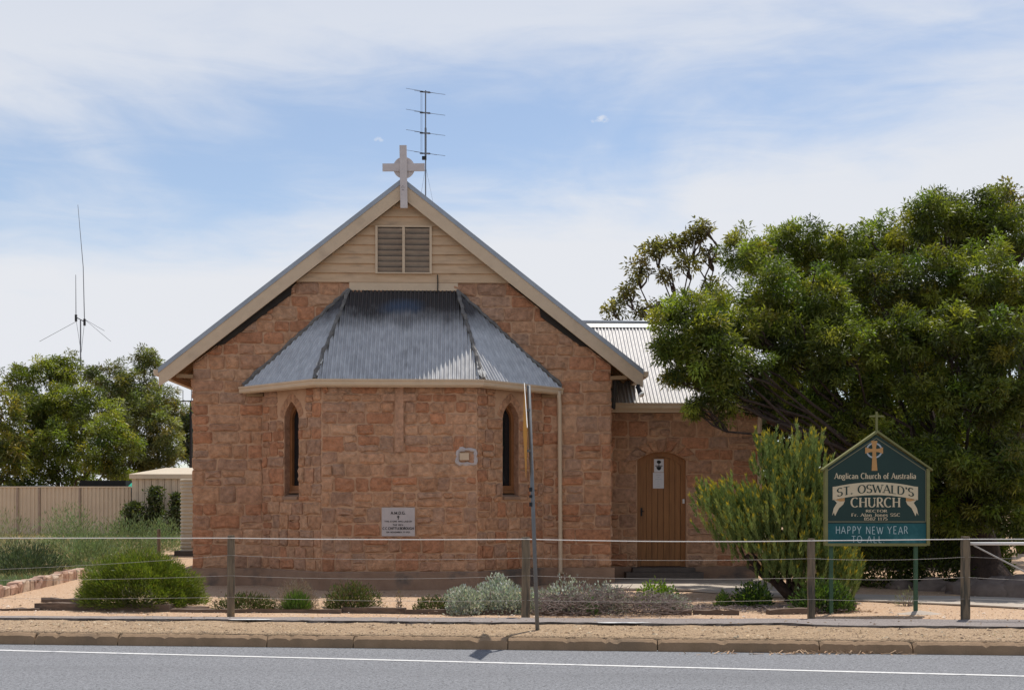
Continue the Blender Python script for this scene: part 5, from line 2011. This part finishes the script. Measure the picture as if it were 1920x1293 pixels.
lt1 = blobs_px([(30, 715, 34, 53), (95, 700, 38, 53), (125, 690, 30, 53), (60, 760, 45, 52), (120, 750, 45, 52), (165, 760, 38, 52), (50, 820, 45, 52), (110, 825, 40, 51), (200, 800, 42, 51), (180, 850, 42, 50.5), (235, 835, 34, 51), (215, 870, 26, 51), (30, 890, 34, 51), (90, 885, 34, 52), (150, 890, 32, 52), (20, 850, 34, 52), (70, 840, 36, 53), (150, 800, 40, 54), (230, 895, 20, 52), (90, 770, 40, 54)])
tree('garden_tree', 'dense rounded green tree behind the fence, below the whip antenna', 130, 52, lt1, G1, (.17, .05), 330, .28, fork=.28, sub=.5, zb=.3, group='trees behind the beige fence')
lt2 = blobs_px([(180, 705, 26, 58), (215, 712, 34, 58), (255, 725, 38, 58), (280, 685, 28, 59), (270, 670, 20, 59), (300, 745, 34, 58), (255, 780, 42, 57), (305, 800, 36, 57), (320, 830, 30, 57), (275, 850, 34, 57), (335, 770, 18, 58), (240, 880, 26, 57), (290, 875, 26, 57), (200, 890, 24, 57), (225, 760, 36, 59), (285, 770, 36, 59), (240, 820, 36, 59), (320, 860, 18, 57)])
tree('garden_tree', 'taller paler grey-green tree nearest the church left eave', 275, 58, lt2, G2 + OL[:1], (.18, .048), 300, .25, fork=.35, sub=.5, zb=.3, group='trees behind the beige fence')
lt3 = blobs_px([(5, 770, 36, 48.5), (20, 830, 34, 48.5), (-10, 870, 40, 48.5), (35, 865, 22, 48.5)])
tree('garden_tree', 'yellow-green tree cut by the left edge of the photograph', -15, 48.8, lt3, [(.14, .14, .02), (.18, .16, .025), (.09, .11, .02)], (.24, .07), 150, .16, fork=.4, sub=.5, zb=.3, group='trees behind the beige fence')
lt4 = blobs_px([(352, 790, 26, 75), (360, 830, 26, 75), (350, 850, 22, 75), (375, 800, 30, 75)])
tree('garden_tree', 'small dark tree seen in the slit beside the church wall', 358, 75, lt4, G3 + G1[:1], (.28, .09), 120, .15, fork=.4, sub=.6, zb=.3, group='trees behind the beige fence')

# far belt of trees closing the horizon
n = 9000
X = rng.uniform(-160, 160, n)
P = np.stack([X, 150 + rng.uniform(-5, 5, n), .3 + rng.uniform(0, 1, n) * (3.2 + 1.6 * np.sin(X * .35) + 1.0 * np.sin(X * .9))], 1)
D = unit(rng.normal(size=(n, 3)))
o = quads_obj('distant_trees', leaf_quads(P, D, rng.uniform(.7, 1.5, n), rng.uniform(.5, 1.0, n)), pick_cols(n, G3 + G2), M['leaf'])
tag(o, 'far belt of dark trees along the horizon', 'trees', kind='stuff')


# =================================================================== SHRUBS
def plant_root(name, label, loc, cat='shrub', group=None):
    r = empty(name, loc)
    tag(r, label, cat, group)
    return r


# round fine-leaved bush, left
def round_bush():
    c = gp(262, 1139)
    root = plant_root('round_bush', 'neat round bright green fine-leaved bush beside the left sleeper', c)
    n = 48000
    d = unit(rng.normal(size=(n, 3)))
    d[:, 2] = np.abs(d[:, 2])
    az = np.arctan2(d[:, 1], d[:, 0])
    lump = 1 + rng.normal(size=n) * .03 + .08 * np.sin(az * 5 + d[:, 2] * 4) + .05 * np.sin(az * 11 + 2) + .04 * np.sin(d[:, 2] * 17 + az * 3)
    r_ = rng.uniform(.5, 1.0, n) ** .55 * lump
    P = d * np.array([.92, .66, .76]) * r_[:, None]
    P[:, 2] += .04
    D = unit(d * .9 + np.array([0, 0, .35]) + rng.normal(size=(n, 3)) * .38)
    Q = leaf_quads(P, D, rng.uniform(.04, .09, n), rng.uniform(.006, .011, n), droop=0)
    col = pick_cols(n, [(.10, .135, .02), (.13, .165, .025), (.075, .105, .016), (.165, .185, .032)], .25)
    quads_obj('foliage', Q, col, M['leaf'], root)
    m_ = MB()
    for k in range(26):
        a = random.uniform(0, 6.28)
        limb(m_, (random.gauss(0, .05), random.gauss(0, .05), -.02), (.6 * math.cos(a), .5 * math.sin(a), random.uniform(.15, .5)), .014, .005, .1, 4, 5)
    m_.build('stem', M['twig'], root)


round_bush()


# yellow-tipped upright bush, right
def tipped_bush():
    c = gp(1492, 1128)
    Y = c.y
    root = plant_root('yellow_tipped_bush', 'tall upright green bush with yellow shoot tips beside the porch', c)
    m_ = MB()
    tufts = []
    # (px, py, spread px, n shoots): where the shoots stand
    for px, py, r, k, dy in ((1365, 945, 34, 46, -.1), (1340, 925, 18, 20, 0), (1385, 985, 34, 44, .1), (1410, 935, 26, 34, .1), (1420, 1000, 30, 38, -.2), (1450, 960, 38, 50, -.3), (1455, 870, 30, 36, .2), (1500, 850, 30, 38, .1),
                             (1520, 895, 34, 46, -.1), (1480, 910, 32, 42, -.2), (1500, 965, 38, 50, -.3), (1540, 960, 32, 40, .1), (1480, 1020, 36, 46, -.3), (1535, 1020, 32, 42, -.2), (1570, 1040, 26, 36, .1), (1590, 1070, 20, 26, .2), (1555, 910, 24, 28, .25), (1440, 830, 18, 14, .3),
                             (1525, 825, 14, 12, .2), (1500, 1050, 30, 26, -.3), (1540, 1055, 28, 24, -.2), (1465, 1040, 26, 20, -.2), (1450, 1045, 24, 26, -.1), (1560, 1080, 24, 28, -.1)):
        for _ in range(int(k * 2.3)):
            p = at(px + random.gauss(0, r * .62), py + 24 + random.gauss(0, r * .55), Y + dy + random.gauss(0, .28)) - c
            tufts.append(p)
        ctr_ = at(px, py + 16, Y + dy) - c
        s0 = Vector((random.gauss(0, .05), random.gauss(0, .05), .0))
        mid = Vector((ctr_.x * .45, ctr_.y * .5, ctr_.z * .32))
        limb(m_, s0, mid, .040, .022, .08, 4, 6)
        limb(m_, mid, ctr_, .022, .008, .10, 5, 5)
    for x, z, rr in ((1400, 1040, .035), (1405, 1062, .03)):
        e = at(x, z, Y - .1) - c
        limb(m_, (0, -.05, .05), e, .07, rr, .06, 6, 7)
    m_.build('stem', M['bark'], root, smooth=True)
    Qs, Cs = [], []
    for p in tufts:
        L_ = random.uniform(.20, .36)
        out = Vector((p.x * .28 + random.gauss(0, .13), p.y * .2 + random.gauss(0, .13), 1)).normalized()
        k = 44
        t = np.sort(rng.uniform(0, 1, k))
        ax = np.array(out)
        B = np.array(p)[None, :] + ax * (t * L_)[:, None]
        rd = unit(np.cross(np.repeat(ax[None, :], k, 0), rng.normal(size=(k, 3))))
        D = unit(rd * .48 + ax * (.85 + .5 * t[:, None]))
        Qs.append(leaf_quads(B, D, rng.uniform(.06, .10, k), rng.uniform(.011, .017, k), droop=0))
        g = np.array(random.choice([(.21, .265, .08), (.165, .22, .07), (.25, .29, .085), (.13, .18, .052)])) * random.uniform(.8, 1.15)
        y = np.array((.52, .40, .035)) * random.uniform(.8, 1.1)
        f = np.clip((t - .82) / .14, 0, 1)[:, None] * (1 if random.random() < .72 else .2)
        Cs.append(g * (1 - f) + y * f)
    quads_obj('foliage', np.concatenate(Qs), np.concatenate(Cs), M['soft'], root)


tipped_bush()


def leafy(name, label, px, py, wpx, hpx, n, leaf, cols, up=.8, material='soft', depth=.35, cat='shrub', group=None, twigs=0, hollow=.2, twigm='twig', lumps=0):
    c = gp(px, py)
    k = c.y / F
    root = plant_root(name, label, c, cat, group)
    rx, rz = wpx * k / 2 * 1.06, hpx * k * 1.3
    if lumps:
        lc = np.stack([rng.uniform(-.85, .85, lumps) * rx, rng.uniform(-.7, .7, lumps) * depth, np.zeros(lumps)], 1)
        hgt = (1 - (lc[:, 0] / rx) ** 2 * .6) * rz * rng.uniform(.6, 1.05, lumps)
        own = rng.integers(0, lumps, n)
        d = unit(rng.normal(size=(n, 3)))
        d[:, 2] = np.abs(d[:, 2])
        rr = rng.uniform(hollow, 1, n) ** .6
        P = lc[own] + d * np.stack([np.full(n, rx * .30), np.full(n, depth * .4), hgt[own]], 1) * rr[:, None]
    else:
        d = unit(rng.normal(size=(n, 3)))
        d[:, 2] = np.abs(d[:, 2])
        rr = rng.uniform(hollow, 1, n) ** .6
        az = np.arctan2(d[:, 1], d[:, 0])
        P = d * np.array([rx, depth, rz]) * (rr * (1 + .12 * np.sin(az * 5 + px)))[:, None]
    D = unit(d + np.array([0, 0, up]) + rng.normal(size=(n, 3)) * .45)
    quads_obj('foliage', leaf_quads(P, D, rng.uniform(.7, 1.3, n) * leaf[0], rng.uniform(.7, 1.3, n) * leaf[1], droop=.05), pick_cols(n, cols, .3), M[material], root)
    m_ = MB()
    for _ in range(max(6, twigs)):
        e = Vector((random.uniform(-1, 1) * rx, random.uniform(-1, 1) * depth, random.uniform(.2, .95) * rz * .8))
        e.z *= max(.25, 1 - (e.x / rx) ** 2)
        s_ = Vector((e.x * random.uniform(.1, .7), e.y * .3, 0))
        limb(m_, s_, e, .008, .003, .25, 4, 4)
    m_.build('stem', M[twigm], root)
    return root


LOW = 'low plants along the edging timbers'
RED = [(.09, .12, .03), (.12, .13, .04), (.16, .10, .07), (.07, .10, .025)]
leafy('low_plant', 'low spreading green plant behind the first fence post', 462, 1144, 118, 24, 2600, (.06, .012), RED, group=LOW, depth=.22)
leafy('low_plant', 'dry grey-brown mounded plant with green grass at its foot', 556, 1143, 78, 42, 4200, (.05, .006), [(.27, .20, .15), (.21, .155, .115), (.32, .25, .19)], group=LOW, depth=.3, twigs=50)
leafy('grass_tuft', 'fresh green grass tuft in front of the dry mounded plant', 556, 1146, 48, 24, 900, (.12, .009), [(.10, .17, .03), (.13, .20, .035)], up=1.6, cat='grass', depth=.12)
leafy('low_plant', 'bushy green plant with tiny pale flowers behind the log edging', 660, 1145, 108, 40, 4200, (.055, .013), RED + [(.15, .15, .04)], group=LOW, depth=.3)
leafy('low_plant', 'tiny sparse reddish plant on bare sand right of the flowering plant', 749, 1146, 16, 32, 120, (.04, .01), [(.22, .14, .09), (.2, .17, .08)], group=LOW, depth=.06, twigs=14)
leafy('low_plant', 'low green and red plant left of the silver bush', 812, 1148, 76, 22, 1500, (.055, .012), RED, group=LOW, depth=.2)
leafy('low_plant', 'low green-brown plant at the foot of the silver bush', 872, 1148, 64, 22, 1400, (.055, .012), RED, group=LOW, depth=.2)
SIL = [(.44, .46, .39), (.52, .53, .46), (.36, .39, .32), (.47, .50, .41), (.28, .31, .25)]
leafy('silver_bush', 'sprawling silver-grey bush left of the leaning sign pole', 915, 1147, 205, 54, 13000, (.05, .026), SIL, depth=.55, twigs=60, lumps=14)
leafy('silver_bush', 'silver-grey bush with brown dead stems right of the leaning sign pole', 1090, 1145, 215, 56, 6500, (.045, .022), SIL + [(.22, .17, .15), (.18, .14, .12)], depth=.6, twigs=160, lumps=14)
leafy('silver_bush', 'sparse end of silver-grey growth below the bright green plant', 1258, 1147, 76, 26, 1800, (.04, .018), SIL + [(.2, .2, .15)], depth=.35, twigs=40)
# tangle of dead twigs
c = gp(1130, 1151)
m_ = MB()
for _ in range(1100):
    x = random.uniform(-.95, 1.15)
    a_ = Vector((x, random.uniform(-.42, .4), random.uniform(.0, .34) * (1 - .3 * abs(x))))
    b_ = a_ + Vector((random.gauss(0, .16), random.gauss(0, .12), random.gauss(.02, .06)))
    b_.z = max(.005, b_.z)
    limb(m_, a_, b_, .006, .003, .3, 3, 4)
tag(m_.build('dead_twigs', M['twig'], loc=c), 'tangle of dead brown twigs under the silver bush', 'twigs', kind='stuff')
BR = [(.13, .20, .03), (.10, .17, .03), (.17, .22, .04), (.07, .12, .025)]
leafy('green_plant', 'bright green fleshy plant at the right end of the silver bush', 1232, 1136, 80, 36, 1500, (.06, .026), BR, depth=.3, material='leaf')
leafy('green_plant', 'fresh green fern-like sprig in front of the dead twigs', 1110, 1153, 20, 30, 160, (.07, .016), [(.12, .19, .06)], depth=.06)
leafy('green_plant', 'small bright green tuft at the left of the mulch bed', 1356, 1136, 28, 20, 420, (.05, .022), BR, depth=.15, material='leaf')
leafy('green_plant', 'dark green leafy plant in the mulch bed left of the yellow-tipped bush', 1412, 1137, 72, 34, 1500, (.065, .03), BR + [(.03, .06, .015), (.025, .05, .015)], depth=.25, material='leaf')
leafy('green_plant', 'dark green growth at the foot of the yellow-tipped bush', 1545, 1145, 110, 44, 2600, (.07, .025), [(.05, .085, .02), (.07, .11, .025), (.035, .06, .015)], depth=.35, material='leaf')
leafy('weed', 'wispy dry weed beside the church sign right post', 1700, 1136, 40, 26, 160, (.08, .006), [(.22, .22, .12), (.17, .19, .1)], depth=.1, twigs=16, cat='weed')
# mulch of twigs and bark
m_ = MB()
c = gp(1400, 1147)
for _ in range(700):
    a_ = Vector((random.uniform(-1.1, 1.5), random.uniform(-.15, .7), random.uniform(.0, .05)))
    b_ = a_ + Vector((random.gauss(0, .08), random.gauss(0, .08), random.uniform(-.01, .03)))
    m_.bar(a_, b_, .012, .006)
tag(m_.build('mulch', M['twig'], loc=c), 'brown bark mulch in the bed below the yellow-tipped bush', 'mulch', kind='stuff')

# dark shrubs and rocks beneath the big tree
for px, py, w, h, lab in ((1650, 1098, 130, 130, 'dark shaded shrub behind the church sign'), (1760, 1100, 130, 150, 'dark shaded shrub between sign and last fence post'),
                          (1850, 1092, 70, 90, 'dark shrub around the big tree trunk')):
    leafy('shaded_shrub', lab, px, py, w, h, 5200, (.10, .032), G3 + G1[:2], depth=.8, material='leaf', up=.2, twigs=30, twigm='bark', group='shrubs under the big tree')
for px, py, r in ((1745, 1106, .30), (1690, 1103, .22), (1815, 1112, .34), (1880, 1118, .45), (1790, 1108, .2), (1930, 1120, .5)):
    c = gp(px, py)
    V, Fs = [], []
    for j in range(6):
        th = math.pi * .5 * j / 5
        for i in range(10):
            a = 2 * math.pi * i / 10
            q = r * (1 + random.gauss(0, .09))
            V.append((q * 1.3 * math.cos(th) * math.cos(a), q * math.cos(th) * math.sin(a), q * .75 * math.sin(th)))
    Fs = [(j * 10 + i, j * 10 + (i + 1) % 10, (j + 1) * 10 + (i + 1) % 10, (j + 1) * 10 + i) for j in range(5) for i in range(10)]
    o = MB().add(V, Fs).build('rock', M['rock'], loc=c, smooth=True)
    side_ = {1745: 'rounded dark rock just left of the last fence post', 1690: 'small dark rock behind the church sign right post', 1815: 'dark rock right behind the last fence post',
             1880: 'large dark rock at the foot of the big tree', 1790: 'smallest dark rock between two larger ones by the last post', 1930: 'dark rock cut by the right edge of the photograph'}[px]
    tag(o, side_, 'rock', 'rocks under the big tree')

# =================================================================== LEFT GARDEN WEEDS
WG = [(.20, .27, .125), (.165, .225, .105), (.24, .295, .14), (.14, .19, .085)]
DRY = [(.34, .29, .15), (.40, .35, .19), (.27, .24, .12), (.30, .27, .11)]
for lab, px, py, w, h, n_, cols_ in (
        ('pale olive leafy shrub cut by the left edge in front of the fence', 15, 1068, 110, 84, 2600, [(.25, .26, .15), (.32, .32, .21), (.18, .20, .09)]),
        ('feathery green saltbush tallest in the middle of the weedy garden', 130, 1042, 130, 72, 5200, WG),
        ('grey-green saltbush left of the small wooden stake', 235, 1050, 130, 64, 5200, WG),
        ('grey-green saltbush right of the small wooden stake by the tank', 305, 1040, 80, 54, 3200, WG),
        ('dark blue-green low saltbush at the front of the weedy garden', 45, 1084, 150, 50, 5200, [(.075, .105, .055), (.06, .09, .045), (.10, .13, .06)]),
        ('green saltbush touching the top of the round bush', 165, 1066, 110, 52, 4200, WG)):
    leafy('saltbush', lab, px, py, w, h, n_, (.11, .016), cols_, up=.9, depth=1.0, group='saltbushes in the weedy garden', twigs=14)
for lab, px, py, w, h in (('dark climbing shrub at the corner of fence and shed', 250, 1000, 50, 65), ('dark climber growing up the shed wall', 290, 1003, 40, 95), ('dark climber beside the ribbed tank', 330, 1003, 22, 82)):
    c = at(px, 0, 43.6)
    c.z = .25
    r_ = plant_root('wall_climber', lab, c)
    k = 43.6 / F
    n_ = 1800
    P = np.stack([rng.normal(size=n_) * w * k * .3, rng.normal(size=n_) * .15, rng.uniform(0, 1, n_) ** 1.2 * h * k], 1)
    P[:, 0] *= (1.15 - P[:, 2] / (h * k) * .75)
    quads_obj('foliage', leaf_quads(P, unit(rng.normal(size=(n_, 3)) + np.array([0, 0, .7])), rng.uniform(.12, .25, n_), rng.uniform(.04, .08, n_)), pick_cols(n_, G3), M['leaf'], r_)
    m_ = MB()
    for q in range(5):
        limb(m_, (random.gauss(0, .1), 0, 0), (random.gauss(0, w * k * .2), 0, h * k * random.uniform(.6, .95)), .025, .008, .1, 5, 5)
    m_.build('stem', M['bark'], r_)
n = 46000
tt = rng.uniform(0, 1, n)
Yg = 20.5 + 24 * tt ** 1.6
pxl = rng.uniform(-260, 350, n)
Xg = (pxl - CX) / F * Yg
keep = ((Yg - ea.y) * ed.x - (Xg - ea.x) * ed.y > .15) & (Xg < -6.6)
Xg, Yg = Xg[keep], Yg[keep]
n = len(Xg)
P = np.stack([Xg, Yg, ground_h(Xg, Yg)], 1)
D = unit(rng.normal(size=(n, 3)) * .45 + np.array([0, 0, 1]))
patch = (np.sin(Xg * 1.9) + np.sin(Yg * 1.1 + Xg) > .2)
col = np.where(patch[:, None], pick_cols(n, WG), pick_cols(n, DRY))
o = quads_obj('weeds', leaf_quads(P, D, rng.uniform(.10, .34, n), rng.uniform(.010, .02, n), droop=.2), col, M['soft'])
tag(o, 'dry yellow grass and green weeds covering the garden left of the church', 'weeds', kind='stuff')
stake = at(297, 0, 30)
MB().tube([(0, 0, -.05), (.01, 0, .85)], .045, 8).build('stake', M['post'], loc=(stake.x, 30, .05))
tag(bpy.data.objects['stake'], 'small weathered wooden stake among the saltbushes', 'stake')

# =================================================================== LITTER
def litter(name, label, px, py, z, wid, hgt, n, kind='stuff'):
    c = gp(px, py, z)
    m_ = MB()
    for _ in range(n):
        x = random.gauss(0, wid * .4)
        y = random.uniform(-.10, .05)
        zz = max(0, hgt * math.exp(-(x / wid * 2) ** 2) * random.uniform(0, 1))
        a = random.uniform(0, 6.28)
        l_ = random.uniform(.03, .09)
        p = Vector((x, y, zz + .004))
        m_.bar(p, p + Vector((math.cos(a) * l_, math.sin(a) * l_ * .6, random.uniform(-.02, .04))), random.uniform(.008, .022), .003)
    o = m_.build(name, M['litter'], loc=c)
    tag(o, label, 'litter', kind=kind)


M['litter'] = mat('dry_leaf_litter', (.36, .21, .12), (.52, .38, .25), rough=.9, scale=14)
litter('leaf_litter', 'heap of dry leaves and bark against the kerb', 1222, 1216, RZ, .30, .13, 190)
litter('gutter_litter', 'small scatter of dry leaves at the left kerb', 113, 1205, RZ, .20, .03, 60)
litter('kerb_litter', 'thin line of dry leaves along the right kerb', 1560, 1224.5, RZ, 1.9, .012, 150)
litter('yard_litter', 'dry twigs and leaves on the sand beside the church sign', 1600, 1146, 0, .45, .02, 130)

n = 900
sx_ = rng.uniform(-8, 8, n)
st_ = rng.uniform(.2, 6.5, n)
P = np.array([tuple(RD(a, b, .02 if b < 1.35 else .055 if b < 2.4 else .014)) for a, b in zip(sx_, st_)])
D = unit(rng.normal(size=(n, 3)) * np.array([1, 1, .12]))
o = quads_obj('scattered_leaves', leaf_quads(P, D, rng.uniform(.02, .06, n), rng.uniform(.008, .02, n), droop=0), pick_cols(n, [(.40, .27, .16), (.26, .17, .10), (.55, .45, .32), (.16, .10, .06)]), M['soft'])
tag(o, 'dry fallen leaves scattered over the verge and sandy yard', 'leaves', kind='stuff')
